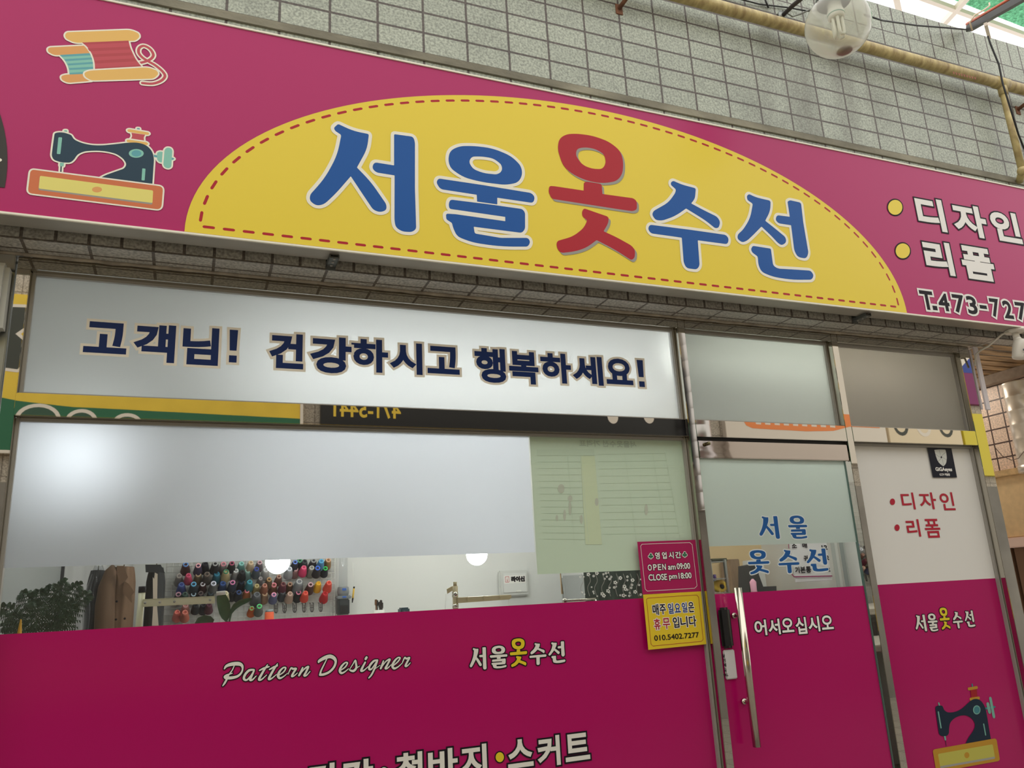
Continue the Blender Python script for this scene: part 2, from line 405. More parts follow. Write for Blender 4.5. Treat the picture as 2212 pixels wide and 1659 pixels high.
        for f, mt in tri:
            for i in f:
                if i not in rm: rm[i] = len(m.v); m.v.append(Vector(V[i]) - m.o)
            m.f.append(tuple(rm[i] for i in f)); m.m.append(m.mi(mt)); m.sm.append(False)
        return m.build(name, parent)

def letters(F, lst, m, bold, out, parent, lab=None):   # each syllable or figure a part of its own
    for i, (ch, L, R, T, B) in enumerate(lst):
        F.gap = .0008 + .0003 * (i % 2); F.text(ch, L, R, T, B, m, 4, bold if ch not in '.-' else bold * .25, out)
        o = F.build('letter', parent)
        if lab: o['label'] = lab
    F.gap = .0008

def quad_px(D, pts, dy=0.0):
    return [tuple(at(x, y, D) + Vector((0, dy, 0))) for x, y in pts]

# ================================================================== SETTING
def Y(D): return EYE.y + D
YW = Y(2.82)                              # tiled wall face
ZS = 2.728                                # underside of the lintel
TW = ('#a0a698', '#aab0a1', '#544b44')
t_wall = tile_mat('wall_tiles', (0, 2), 1.8415, 3.8806, 0.2, 0.1038, *TW, dirt=0.4)
t_face = tile_mat('lintel_tiles', (0, 2), 1.8415, 2.728, 0.1, 0.105, '#98948a', '#a29e92', '#5a524a', bump=0.8)
t_sof = tile_mat('soffit_tiles', (0, 1), 1.8415, YW, 0.2, 0.085, '#a39f96', '#aba79d', '#5a524a', bump=0.8)
t_sold = tile_mat('soldier_tiles', (0, 2), 1.8415, 4.604, 0.1, 0.19, *TW)
t_plain = mat('rough_render', (150, 148, 138), rough=0.8, noise=0.15, bump=0.3, bscale=60)

m = MB()
def strip(z0, z1, mt, x0=-4.0, x1=9.0):
    m.add([(x0, YW, z0), (x1, YW, z0), (x1, YW, z1), (x0, YW, z1)], [(0, 1, 2, 3)], mt)
strip(ZS, ZS + 0.105, t_face); strip(ZS + 0.105, 4.604, t_wall); strip(4.604, 4.79, t_sold)
m.add([(-4, YW, ZS), (9, YW, ZS), (9, 0.1, ZS), (-4, 0.1, ZS)], [(3, 2, 1, 0)], t_sof)
m.add([(-4, YW, 4.79), (9, YW, 4.79), (9, 0.1, 4.79), (-4, 0.1, 4.79)], [(0, 1, 2, 3)], t_plain)
m.add([(-4, 0.1, ZS), (9, 0.1, ZS), (9, 0.1, 4.79), (-4, 0.1, 4.79)], [(3, 2, 1, 0)], t_plain)
m.add([(-4, YW, ZS), (-4, 0.1, ZS), (-4, 0.1, 4.79), (-4, YW, 4.79)], [(0, 1, 2, 3)], t_plain)
m.add([(9, YW, ZS), (9, 0.1, ZS), (9, 0.1, 4.79), (9, YW, 4.79)], [(3, 2, 1, 0)], t_plain)
o = m.build('wall_front'); tag(o, 'pale grey-green tiled wall over the shop front', 'wall', kind='structure')

m = MB(); mo = mat('cement_ledge', (128, 124, 108), rough=0.85, noise=0.45, nscale=6, bump=0.3, bscale=40, stretch=(0.6, 1, 1))
m.bbox((-4, Y(2.812), 3.737), (9, YW + 0.005, 3.776), mo, 0.002)
tag(m.build('trim_1'), 'narrow grime-streaked cement ledge just above the big shop sign', 'ledge', kind='structure')
m = MB(); mo = mat('mortar_bead', (150, 140, 124), rough=0.9, noise=0.3, nscale=15, bump=0.8, bscale=25)
for k in range(46):                                                  # uneven bead of filler where frame and lintel meet
    x = -0.9 + k * 0.11; m.tube([(x, Y(2.945), ZS - 0.003), (x + 0.055, Y(2.945) + random.uniform(-.002, .002), ZS - 0.004), (x + 0.112, Y(2.945), ZS - 0.003)], [random.uniform(.006, .009) for _ in range(3)], mo, 6, False)
tag(m.build('trim_2'), 'uneven filler bead between the steel frame and the tiled lintel', 'sealant', kind='structure')

# --- polished steel frame: posts and rails
FD, GD = 2.955, 3.0
def post(n, x0, x1, lab, z1=ZS - 0.008):
    m = MB(); m.bbox((x0, Y(FD), 0.0), (x1, Y(FD) + 0.05, z1), STEEL, 0.002)
    return tag(m.build('trim_%d' % n), lab, 'post', kind='structure')
PA0, PA1, P10, P11, P20, P21, P30, P31 = -0.585, -0.545, 2.078, 2.116, 2.999, 3.040, 3.905, 3.985
post(3, PA0, PA1, 'polished steel post at the left end of the shop front')
post(4, P10, P11, 'polished steel post between the main window and the glass door')
post(5, P20, P21, 'polished steel post between the glass door and the right-hand window')
post(6, P30, P31, 'polished steel post at the right end of the shop front, white trunking beside it')
def rail(n, x0, x1, z0, z1, lab, D=FD, mt=STEEL):
    m = MB(); m.bbox((x0, Y(D), z0), (x1, Y(D) + 0.05, z1), mt, 0.002)
    return tag(m.build('trim_%d' % n), lab, 'rail', kind='structure')
ZT0, ZT1 = 1.5 + 0.660, 1.5 + 0.737
rail(7, PA1, P10, ZS - 0.05, ZS - 0.006, 'steel head rail above the greeting window')
rail(8, P11, P20, ZS - 0.05, ZS - 0.006, 'steel head rail above the fanlight over the door')
rail(9, P21, P30, ZS - 0.05, ZS - 0.006, 'steel head rail above the upper right pane')
rail(10, PA1, P10, ZT0, ZT1, 'mirror-bright steel transom under the greeting window')
rail(11, P11, P20, ZT0, ZT1, 'mirror-bright steel transom over the glass door')
rail(12, P21, P30, ZT0, ZT1, 'mirror-bright steel transom over the white right-hand pane')
rail(13, PA1, P10, 0.0, 0.12, 'steel sill rail under the main window')
rail(14, P21, P30, 0.0, 0.12, 'steel sill rail under the right-hand window')

GLASS = glass_mat('clear_glass', (0.93, 0.96, 0.94), 0.9, 1.65)
def window(n, x0, x1, z0, z1, lab, fr=0.012):
    r = link('window_%d' % n, None, None, ((x0 + x1) / 2, Y(GD), z0)); tag(r, lab, 'window', kind='structure'); r.empty_display_size = .05
    m = MB(r.location); f = STEELB
    a, b = Y(GD) - 0.012, Y(GD) + 0.02
    m.bbox((x0, a, z0), (x0 + fr, b, z1), f, .002); m.bbox((x1 - fr, a, z0), (x1, b, z1), f, .002)
    m.bbox((x0 + fr, a, z0), (x1 - fr, b, z0 + fr), f, .002); m.bbox((x0 + fr, a, z1 - fr), (x1 - fr, b, z1), f, .002)
    m.build('window_frame', r)
    m = MB(r.location); m.add([(x0 + fr, Y(GD) + .006, z0 + fr), (x1 - fr, Y(GD) + .006, z0 + fr), (x1 - fr, Y(GD) + .006, z1 - fr), (x0 + fr, Y(GD) + .006, z1 - fr)], [(0, 1, 2, 3)], GLASS)
    m.build('glass_pane', r)
    return r
window(1, PA1, P10, ZT1, ZS - .048, 'wide upper window pane carrying the navy greeting')
window(2, PA1, P10, .12, ZT0, 'wide main window under the greeting')
window(3, P11, P20, ZT1, ZS - .048, 'frosted fanlight pane over the glass door')
window(4, P21, P30, ZT1, ZS - .048, 'dim upper right pane with a warm brown tint')
window(5, P21, P30, .12, ZT0, 'right-hand window with white film above magenta')

m = MB(); m.box((P11 + .001, Y(2.978), ZT0 - .03), (P20 - .001, Y(3.0), ZT0 + .01), mat('shadow_line_black', (20, 20, 20), rough=.5)); tag(m.build('trim_18'), 'black strip drawn as the shadow line in the gap under the transom', 'trim', kind='structure')  # black strip stands in for the shade in the gap above the door
# --- door: glass leaf with polished head rail, films, long pull
dr = link('door_1', None, None, (P11 + .005, Y(2.97), 0.02)); tag(dr, 'glass shop door with frosted and magenta film and a long pull', 'door', kind='structure')
m = MB(dr.location); m.bbox((P11 + .004, Y(2.957), 1.5 + .563), (P20 - .006, Y(2.957) + .03, 1.5 + .642), STEELW, .003); m.build('head_rail', dr)
m = MB(dr.location); m.bbox((P11 + .004, Y(2.957), .02), (P20 - .006, Y(2.957) + .03, .12), STEELW, .003); m.build('bottom_rail', dr)
m = MB(dr.location); m.add([(P11 + .006, Y(2.972), .12), (P20 - .03, Y(2.972), .12), (P20 - .03, Y(2.972), 2.066), (P11 + .006, Y(2.972), 2.066)], [(0, 1, 2, 3)], GLASS); m.build('glass_pane', dr)
m = MB(dr.location); ge = mat('glass_edge', (70, 92, 84), rough=0.2); m.box((P20 - .03, Y(2.966), .12), (P20 - .024, Y(2.978), 2.066), ge); m.build('glass_edge', dr)
m = MB(dr.location); c = at(1527, 959, 2.955)
m.lathe([(0, 0), (.0085, 0), (.0085, .02), (.0065, .022), (0, .0225)], mat('brass_lock', (120, 112, 84), rough=.35, metal=.9, k=1), Matrix.Translation((c.x, Y(2.957), c.z)) @ Matrix.Rotation(math.pi / 2, 4, 'X'), 16)
lk = m.build('lock_cylinder', dr); lk['label'] = 'dull brass lock cylinder'
# pull handle: tube on two stand-offs
hx, hz0, hz1 = 2.209, 1.5 - .640, 1.5 - .008
m = MB(dr.location); hd = steel('pull_steel', (205, 198, 182), rough=.16)
m.tube([(hx, Y(2.915), hz0), (hx, Y(2.915), hz1)], .0165, hd, 20); h = m.build('pull_handle', dr)
for z in (hz0 + .17, hz1 - .115):
    mm = MB(dr.location); mm.tube([(hx, Y(2.972), z), (hx, Y(2.915), z)], .007, hd, 10); mm.lathe([(0, 0), (.012, 0), (.012, .008), (0, .010)], hd, Matrix.Translation((hx, Y(2.968), z)) @ Matrix.Rotation(math.pi / 2, 4, 'X'), 14)
    mm.build('handle_mount', h)
ZF = 1.5 + .0575 * 3.0; ZP = 1.5 - .010 * 3.0                       # foot of the frosted film, top of the magenta film
def sheet(name, x0, x1, z0, z1, y, mt, parent=None, lab=None, cat=None):
    org = Vector(((x0 + x1) / 2, y, z0)) if parent is None else parent.location
    m = MB(org); m.add([(x0, y, z0), (x1, y, z0), (x1, y, z1), (x0, y, z1)], [(0, 1, 2, 3)], mt)
    o = m.build(name, parent)
    if parent is None: o.location = org
    if lab: o['label'] = lab
    if cat: o['category'] = cat
    return o
FROST = frost_mat('frosted_film', (.75, .785, .86), (.54, .565, .59), .5, .46, 1.0, .2); FROSTG = frost_mat('green_frosted_film', (.52, .60, .56), (.48, .55, .51), .55, .2)
FROSTD = frost_mat('dim_frosted_film', (.20, .172, .14), (.175, .163, .146), .42, .04)
FROSTU = frost_mat('upper_frosted_film', (.74, .76, .77), (.27, .285, .285), .60, .28, 1.0)
FROSTM = frost_mat('fanlight_film', (.29, .305, .28), (.36, .38, .36), .5, .05)
WFILM = mat('white_film', (212, 210, 204), rough=.25, spec=.3)
sheet('frosted_film', P11 + .006, P20 - .031, ZF, 2.066, Y(2.9715), FROSTG, dr)
sheet('magenta_film', P11 + .006, P20 - .031, .12, ZP, Y(2.9715), MAGFILM, dr)

# --- floor of the street and the room
m = MB(); pv = tile_mat('street_pavers', (0, 1), 0, 0, .3, .3, '#8f8a80', '#9a948a', '#6a655c', bump=.3, rough=.7)
m.add([(-12, -8, 0), (16, -8, 0), (16, 0, 0), (-12, 0, 0)], [(0, 1, 2, 3)], pv)
tag(m.build('floor'), 'grey paved market street', 'street', kind='structure')
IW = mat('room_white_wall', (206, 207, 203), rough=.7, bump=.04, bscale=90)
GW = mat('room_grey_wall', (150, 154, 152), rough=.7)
BG = mat('room_beige_wall', (214, 190, 148), rough=.7)
def wall(name, vs, mt, lab):
    m = MB(); m.add(vs, [(0, 1, 2, 3)], mt); tag(m.build(name), lab, 'wall', kind='structure')
YB = Y(5.5)
m = MB(); m.add([(-.62, .03, .01), (4.05, .03, .01), (4.05, YB, .01), (-.62, YB, .01)], [(0, 1, 2, 3)], mat('room_floor', (150, 142, 128), rough=.5)); tag(m.build('floor_room'), 'floor inside the tailor shop', 'floor', kind='structure')
wall('wall_back', [(-1.2, YB, 0), (2.62, YB, 0), (2.62, YB, 2.72), (-1.2, YB, 2.72)], IW, 'white back wall of the workroom with the thread grid')
wall('wall_back_right', [(2.62, YB - .5, 0), (4.05, YB - .5, 0), (4.05, YB - .5, 2.72), (2.62, YB - .5, 2.72)], BG, 'beige inner wall seen through the glass door')
wall('wall_recess', [(2.62, YB, 0), (2.62, YB - .5, 0), (2.62, YB - .5, 2.72), (2.62, YB, 2.72)], IW, 'short return of the inner wall behind the dark curtain')
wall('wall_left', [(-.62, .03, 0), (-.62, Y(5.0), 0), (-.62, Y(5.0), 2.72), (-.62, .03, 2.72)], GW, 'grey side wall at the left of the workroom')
wall('wall_left_far', [(-1.2, Y(5.0), 0), (-1.2, YB, 0), (-1.2, YB, 2.72), (-1.2, Y(5.0), 2.72)], IW, 'far left side wall of the workroom')
wall('wall_right', [(4.05, .03, 0), (4.05, YB, 0), (4.05, YB, 2.72), (4.05, .03, 2.72)], IW, 'right side wall of the shop')
m = MB(); m.add([(-1.2, .03, 2.721), (4.05, .03, 2.721), (4.05, YB, 2.721), (-1.2, YB, 2.721)], [(3, 2, 1, 0)], IW); tag(m.build('ceiling'), 'white ceiling of the tailor shop', 'ceiling', kind='structure')
m = MB(); m.bbox((-.63, Y(4.99), .0), (-.605, Y(5.02), 2.7), mat('dark_trim', (60, 60, 62), rough=.4), .003); tag(m.build('trim_15'), 'dark corner strip at the end of the grey side wall', 'trim', kind='structure')

# ================================================================== THE BIG SHOP SIGN
SD = 2.70; SX0, SX1, SZ0, SZ1 = -1.9, 5.6, 1.5 + .4655 * SD, 1.5 + .7855 * SD
sign = thing('shop_sign', (1.6, Y(SD) + .05, SZ0), 'long magenta fascia sign with a yellow half-oval and big blue lettering', 'sign')
ALU = mat('sign_aluminium', (158, 152, 140), rough=.45, metal=.35, noise=.12, nscale=5, bump=.03, bscale=20)
m = MB(sign.location); m.box((SX0, Y(SD) + .002, SZ0 - .002), (SX1, Y(SD) + .088, SZ1 + .002), ALU); m.build('sign_case', sign)
m = MB(sign.location); m.add([(SX0, Y(SD) + .001, SZ0), (SX1, Y(SD) + .001, SZ0), (SX1, Y(SD) + .001, SZ1), (SX0, Y(SD) + .001, SZ1)], [(0, 1, 2, 3)], MAGENTA); m.build('sign_panel', sign)
for z in (SZ0, SZ1): m = MB(sign.location); m.bbox((SX0, Y(SD) - .004, z - .004), (SX1, Y(SD) + .004, z + .004), CREAM, .001); m.build('edge_trim', sign)
# half-oval with stitching
EC, EA, EB, EZ = 1.5996, 1.659, .815, SZ0 + .006
F = Flat(SD); n = 90
F.fill([[Vector((EC + EA * math.cos(math.pi * k / n), EZ + EB * math.sin(math.pi * k / n))) for k in range(n + 1)]], YEL, 1)
def dash(p, q): F.edges([((p, 1.0), (q, 1.0))], .0052, RED, 2, 6)
a2, b2 = EA - .048, EB - .034
path = [Vector((EC + a2 * math.cos(math.pi * k / 720), EZ + .026 + (b2 - .018) * math.sin(math.pi * k / 720))) for k in range(721)]
def dashes(path, pitch=.0655, on=.031):
    acc = 0.0; start = None; nxt = .01
    L = [0.0]
    for i in range(1, len(path)): L.append(L[-1] + (path[i] - path[i - 1]).length)
    def pos(s):
        for i in range(1, len(L)):
            if L[i] >= s: return path[i - 1].lerp(path[i], (s - L[i - 1]) / max(1e-9, L[i] - L[i - 1]))
        return path[-1]
    k = int(L[-1] / pitch); p = L[-1] / k
    for i in range(k): dash(pos(i * p + .2 * p), pos(i * p + .2 * p + on))
dashes(path)
dashes([Vector((EC - a2, EZ + .026)), Vector((EC + a2, EZ + .026))])
F.gap = .0004; F.build('yellow_half_oval', sign)['label'] = 'yellow half-oval with red stitching'

C2 = (360, 180, 2212 / 840); C3 = (1100, 220, 2212 / 900)
s_, c_ = S, 4
LET = {}
LET['seo'] = (C2, [[(950, 255), (975, 232), (1060, 272, S), (1150, 290), (1140, 375, S), (1082, 480, 4), (1160, 560, S), (1250, 690, 40), (1250, 722, 25), (1215, 735, 25), (1175, 722, 25), (1120, 640, S), (1047, 530, 4), (960, 630, S), (895, 690, 30), (850, 698, 25), (813, 668, 20), (815, 635, 20), (900, 540, S), (970, 410, S), (993, 295, 10), (958, 272, 15)]],
              [[(1293, 290, 8), (1402, 305, 22), (1412, 335, 20), (1412, 600, 5), (1419, 830, 25), (1395, 847, 20), (1340, 845, 25), (1302, 820, 25), (1295, 780, 20), (1296, 525, 3), (1190, 508, 20), (1167, 482, 20), (1180, 450, 20), (1293, 468, 3)]])
LET['ul'] = (C2, [[(1600, 440, S), (1610, 385, S), (1665, 358, S), (1745, 357, S), (1855, 370, S), (1960, 415, S), (2015, 470, S), (2024, 520, S), (2000, 565, S), (1930, 580, S), (1790, 563, S), (1685, 535, S), (1615, 485, S)],
                  [(1718, 447, S), (1735, 418, S), (1790, 417, S), (1860, 428, S), (1905, 465, S), (1908, 500, S), (1880, 520, S), (1800, 512, S), (1740, 487, S)]],
             [[(1533, 565, 20), (1545, 542, 20), (1800, 580, 5), (2075, 625, 20), (2094, 648, 20), (2085, 682, 20), (1880, 652, 3), (1880, 690, 3), (1765, 674, 3), (1763, 635, 3), (1555, 603, 20)]],
             [[(1603, 690, 16), (1612, 662, 16), (1840, 690, 5), (2022, 716, 20), (2038, 735, 20), (2038, 830, 20), (2020, 852, 20), (1746, 817, 3), (1752, 855, 10), (1900, 880, 10), (2055, 880, 14), (2068, 902, 14), (2055, 930, 14), (1900, 930, S), (1740, 907, S), (1650, 872, S), (1628, 820, S), (1622, 795, 8), (1590, 775, 10), (1588, 742, 12), (1640, 745, 5), (1925, 785, 2), (1925, 761, 2), (1608, 715, 12)]])
LET['ot'] = (C3, [[(255, 250, S), (265, 195, S), (305, 172, S), (360, 170, S), (440, 180, S), (530, 212, S), (590, 262, S), (606, 320, S), (600, 385, S), (570, 422, S), (500, 434, S), (430, 425, S), (350, 395, S), (285, 345, S)],
                  [(352, 285, S), (358, 250, S), (400, 242, S), (455, 250, S), (505, 280, S), (513, 325, S), (495, 358, S), (440, 357, S), (385, 335, S)]],
             [[(395, 430, 8), (410, 424, 8), (490, 437, 12), (494, 490, 3), (660, 513, 14), (677, 530, 12), (677, 572, 12), (655, 582, 14), (560, 568, 4), (225, 516, 14), (208, 480, 12), (212, 447, 12), (240, 449, 5), (395, 472, 3)]],
             [[(385, 585, 12), (395, 566, 12), (430, 578, S), (528, 612, 14), (525, 645, S), (500, 688, 4), (570, 720, S), (650, 765, S), (668, 790, 14), (665, 828, 14), (648, 842, 14), (560, 785, S), (463, 735, 4), (410, 775, S), (350, 795, S), (270, 804, 20), (250, 770, 18), (252, 740, 15), (340, 715, S), (395, 670, S), (414, 630, 10), (388, 610, 10)]])
LET['su'] = (C3, [[(857, 428, 8), (870, 420, 8), (915, 440, S), (990, 460, 10), (985, 515, S), (965, 540, 4), (1020, 570, S), (1105, 612, S), (1120, 640, 14), (1110, 670, 12), (1092, 672, 12), (1040, 630, S), (938, 567, 4), (880, 608, S), (810, 632, S), (775, 628, 14), (757, 600, 12), (765, 580, 12), (845, 535, S), (880, 485, S), (884, 466, 8), (857, 442, 8)]],
             [[(735, 675, 12), (745, 653, 12), (960, 680, 5), (1150, 707, 14), (1165, 728, 12), (1158, 757, 14), (1000, 736, 4), (1010, 870, 18), (995, 891, 15), (940, 884, 20), (925, 855, 15), (915, 722, 4), (750, 699, 14)]])
LET['seon'] = (C3, [[(1260, 500, 8), (1272, 490, 8), (1310, 508, S), (1387, 526, 12), (1385, 580, S), (1358, 632, 4), (1400, 665, S), (1467, 720, S), (1470, 748, 14), (1445, 763, 14), (1425, 750, 14), (1390, 712, S), (1338, 663, 4), (1300, 702, S), (1262, 738, 14), (1235, 748, 14), (1210, 728, 12), (1212, 705, 12), (1240, 680, S), (1278, 620, S), (1292, 542, 8), (1263, 522, 8)]],
               [[(1476, 530, 6), (1490, 523, 6), (1548, 536, 12), (1560, 640, 5), (1588, 805, 16), (1575, 833, 14), (1530, 825, 18), (1512, 790, 14), (1495, 656, 3), (1428, 646, 12), (1412, 627, 10), (1420, 602, 12), (1488, 611, 3)]],
               [[(1282, 782, 8), (1292, 765, 8), (1388, 780, 8), (1400, 870, 20), (1425, 886, S), (1500, 890, S), (1600, 897, 12), (1616, 922, 12), (1605, 945, 12), (1500, 946, S), (1400, 930, S), (1340, 905, S), (1322, 870, S), (1318, 822, 8), (1288, 800, 10)]])
GLY = {}
names = {'seo': 'first blue syllable', 'ul': 'second blue syllable', 'ot': 'red syllable in the middle', 'su': 'fourth syllable, blue', 'seon': 'last blue syllable'}
for key, dat in LET.items():
    F = Flat(SD, dat[0]); G = []
    for sh in dat[1:]:
        loops = [[F.P(*q) for q in fillet(l, 10)] for l in sh]; G.append(loops)
        if key == 'ot':
            F.fill([[q + Vector((.009, -.010)) for q in l] for l in loops], GREYP, 2)
            F.fill(loops, RED, 4)
        else:
            F.outline(loops, .0135, CREAM, 2); F.fill(loops, BLUE, 4)
    GLY[key] = G
    F.gap = .0016; q = F.build('letter', sign); q['label'] = names[key]
def logo(F, boxes, m, layer, out, special=None, parent=None):
    # the same shop-name letters at another size; boxes = {key: (L, R, T, B)} in crop pixels
    for key, (L, R, T, B) in boxes.items():
        G = GLY[key]; al = [q for g in G for l in g for q in l]
        x0 = min(q.x for q in al); x1 = max(q.x for q in al); y0 = min(q.y for q in al); y1 = max(q.y for q in al)
        X0, X1, Z0, Z1 = F.P(*L).x, F.P(*R).x, F.P(*B).y, F.P(*T).y
        for g in G:
            lp = [[Vector((X0 + (X1 - X0) * (q.x - x0) / (x1 - x0), Z0 + (Z1 - Z0) * (q.y - y0) / (y1 - y0))) for q in l] for l in g]
            F.fill(lp, (special or {}).get(key, m), layer)
            F.outline(lp, out[0], out[1], layer - 1)
        F.gap = .0011 if key in ('ul', 'su') else .0008
        F.build('letter', parent)

# right-hand lettering
C5 = (1800, 360, 1709 / 412)
F = Flat(SD, C5); ow = (.0085, INK)
letters(F, (('디', (727, 300), (1022, 575), (945, 298), (1000, 587)), ('자', (1096, 550), (1368, 500), (1275, 358), (1335, 642)), ('인', (1405, 470), (1700, 690), (1605, 418), (1690, 695)),
                       ('리', (797, 700), (1095, 975), (1015, 685), (1070, 980)), ('폼', (1150, 845), (1440, 905), (1270, 722), (1330, 1018))), WHITE, .0086, ow, sign, 'white letter edged in black')
F = Flat(SD, C5)
for c in ((554, 365), (622, 755)): F.ellipse(c, 64, 67, YEL, 4, (.007, INK)); F.build('bullet_dot', sign)['label'] = 'yellow dot ringed in black'
F = Flat(SD, C5); ow = (.0105, WHITE)
letters(F, (('T', (768, 1130), (885, 1140), (825, 1113), (840, 1282)), ('.', (890, 1270), (932, 1270), (905, 1247), (910, 1287)), ('4', (945, 1240), (1047, 1270), (1000, 1138), (1025, 1297)), ('7', (1057, 1150), (1160, 1165), (1105, 1147), (1105, 1307)),
                       ('3', (1187, 1190), (1290, 1270), (1235, 1162), (1240, 1322)), ('-', (1310, 1255), (1375, 1265), (1345, 1243), (1345, 1275)), ('7', (1393, 1195), (1477, 1215), (1440, 1183), (1440, 1347)), ('2', (1515, 1250), (1618, 1350), (1560, 1203), (1570, 1362)), ('7', (1622, 1225), (1712, 1240), (1665, 1216), (1680, 1375))), INK, .0040, ow, sign, 'black figure edged in white')

# dark shape cut by the left edge of the photograph, with its white stroke
F = Flat(SD, (0, 180, 5.53))
a, b, c = F.P(0, 365), F.P(88, 830), F.P(57, 1248)      # a dark disc cut flat at its foot
dd = 2 * (a.x * (b.y - c.y) + b.x * (c.y - a.y) + c.x * (a.y - b.y))
cxx = ((a.x ** 2 + a.y ** 2) * (b.y - c.y) + (b.x ** 2 + b.y ** 2) * (c.y - a.y) + (c.x ** 2 + c.y ** 2) * (a.y - b.y)) / dd
cyy = ((a.x ** 2 + a.y ** 2) * (c.x - b.x) + (b.x ** 2 + b.y ** 2) * (a.x - c.x) + (c.x ** 2 + c.y ** 2) * (b.x - a.x)) / dd
rr = math.hypot(a.x - cxx, a.y - cyy); t0 = math.asin((c.y - cyy) / rr)
F.fill([[Vector((cxx + rr * math.cos(t0 + (math.pi - 2 * t0) * k / 60), cyy + rr * math.sin(t0 + (math.pi - 2 * t0) * k / 60))) for k in range(61)]], mat('charcoal_print', (62, 60, 56), rough=.35), 2)
F.ellipse((-18, 917), 42, 22, CREAM, 4)
F.build('dark_emblem', sign)

TEAL = mat('teal_print', (134, 194, 178), rough=.35); TEALD = mat('dark_teal_print', (98, 164, 172), rough=.35); MNAVY = mat('machine_navy_print', (44, 66, 82), rough=.35)
ORG = mat('orange_print', (204, 116, 78), rough=.35); LEM = mat('lemon_print', (224, 214, 122), rough=.35); OCH = mat('ochre_print', (226, 182, 104), rough=.35); OCH2 = mat('tan_print', (220, 160, 98), rough=.35)
RD1 = mat('thread_red_print', (190, 82, 92), rough=.35); RD2 = mat('thread_dark_red_print', (178, 74, 82), rough=.35)
F = Flat(SD, (40, 260, 2212 / 360)); ow = (.0052, CREAM)
F.poly([(480, 172, 20), (530, 160, 30), (600, 162, S), (700, 195, 20), (735, 255, S), (830, 300, S), (960, 330, S), (1100, 335, S), (1280, 318, S), (1450, 297, S), (1580, 295, S), (1690, 325, S), (1770, 400, S), (1800, 500, S), (1775, 868, 3), (1075, 772, 3), (1150, 730, S), (1290, 680, S), (1405, 640, S), (1435, 585, S), (1400, 520, S), (1310, 450, S), (1180, 415, S), (1040, 402, S), (870, 412, S), (780, 455, S), (740, 520, S), (690, 563, 30), (570, 562, S), (465, 525, 30), (440, 470, 25), (457, 330, S)], MNAVY, 6, 12, (ow))
F.poly([(160, 652, 55), (1920, 880, 60), (1895, 1188, 70), (122, 966, 60)], ORG, 7, 12, ow)
F.poly([(282, 742, 20), (1787, 936, 20), (1775, 1120, 15), (264, 926, 20)], GREYP, 8, 15)
F.poly([(285, 737, 20), (1787, 932, 20), (1778, 1098, 15), (268, 906, 20)], LEM, 9, 15)
F.ellipse((1042, 920), 66, 38, OCH2, 10)
F.poly([(530, 226, 12), (580, 228, 12), (556, 450, 12), (508, 447, 12)], TEAL, 8); F.poly([(1643, 638, 10), (1686, 643, 10), (1674, 800, 10), (1632, 796, 10)], TEAL, 8)
F.ellipse((1563, 440), 99, 58, TEAL, 8); F.ellipse((1565, 440), 66, 42, TEALD, 9)
F.poly([(1795, 455, 2), (1850, 468, 2), (1850, 498, 2), (1797, 487, 2)], TEALD, 5, 2, ow)
F.poly([(1838, 430, 25), (1880, 412, 30), (1935, 425, 20), (1925, 560, 20), (1870, 560, 30), (1838, 520, 20)], TEAL, 5, 10, ow)
F.poly([(1938, 390, 20), (1970, 362, 30), (2020, 368, 20), (2042, 400, 20), (2028, 620, 20), (1990, 642, 30), (1940, 625, 25), (1922, 590, 20)], TEAL, 6, 10, ow)
F.poly([(2020, 490, 5), (2062, 502, 8), (2070, 515, 8), (2040, 530, 8), (2018, 525, 5)], TEALD, 5, 5, ow)
F.poly([(605, 132, 12), (645, 132, 12), (642, 175, 2), (602, 168, 2)], TEAL, 4, 5, ow)
F.poly([(552, 560, 2), (605, 565, 2), (598, 615, 12), (548, 610, 12)], TEAL, 5, 5, ow); F.poly([(557, 610, 2), (575, 612, 2), (571, 690, 2), (553, 688, 2)], MNAVY, 5, 2, ow)
F.poly([(1570, 102, 12), (1612, 105, 12), (1606, 145, 2), (1572, 140, 2)], TEALD, 4, 4, ow)
F.poly([(1440, 128, 16), (1470, 118, 14), (1725, 162, 14), (1738, 180, 12), (1718, 196, 16), (1455, 155, 14)], OCH, 5, 10, ow)
F.poly([(1498, 166, 2), (1682, 192, 2), (1662, 225, S), (1668, 285, 3), (1482, 258, 3), (1512, 215, S)], RD1, 4, 6, ow)
F.poly([(1432, 262, 14), (1460, 256, 14), (1700, 292, 12), (1724, 312, 12), (1705, 332, 12), (1560, 312, 5), (1440, 290, 10)], OCH, 5, 8, ow)
F.build('sewing_machine_picture', sign)
F = Flat(SD, (40, 50, 2212 / 350))
F.poly([(660, 126, 50), (1530, 93, 60), (1640, 140, 40), (1655, 190, 40), (1600, 242, 50), (770, 272, 60), (650, 215, 40), (632, 165, 40)], OCH, 8, 10, ow)
F.poly([(430, 332, 40), (930, 308, 4), (985, 412, 4), (490, 442, 50), (405, 395, 30), (400, 350, 30)], OCH2, 5, 10, ow)
F.poly([(562, 437, 3), (985, 410, 3), (1015, 470, S), (1050, 560, S), (1050, 690, 3), (697, 706, 3), (685, 610, S), (635, 510, S)], TEAL, 5, 8, ow)
for q in (((565, 436), (980, 412), (1000, 440), (592, 462)), ((625, 495), (1010, 470), (1028, 496), (645, 521)), ((668, 555), (1040, 530), (1050, 556), (684, 580)), ((688, 616), (1050, 596), (1050, 626), (695, 640)), ((694, 681), (1050, 660), (1050, 688), (697, 706))): F.poly(q, TEALD, 6, 1)
F.poly([(640, 705, 30), (920, 694, 4), (1000, 790, 4), (670, 818, 50), (590, 775, 30), (580, 725, 30)], OCH2, 6, 10, ow)
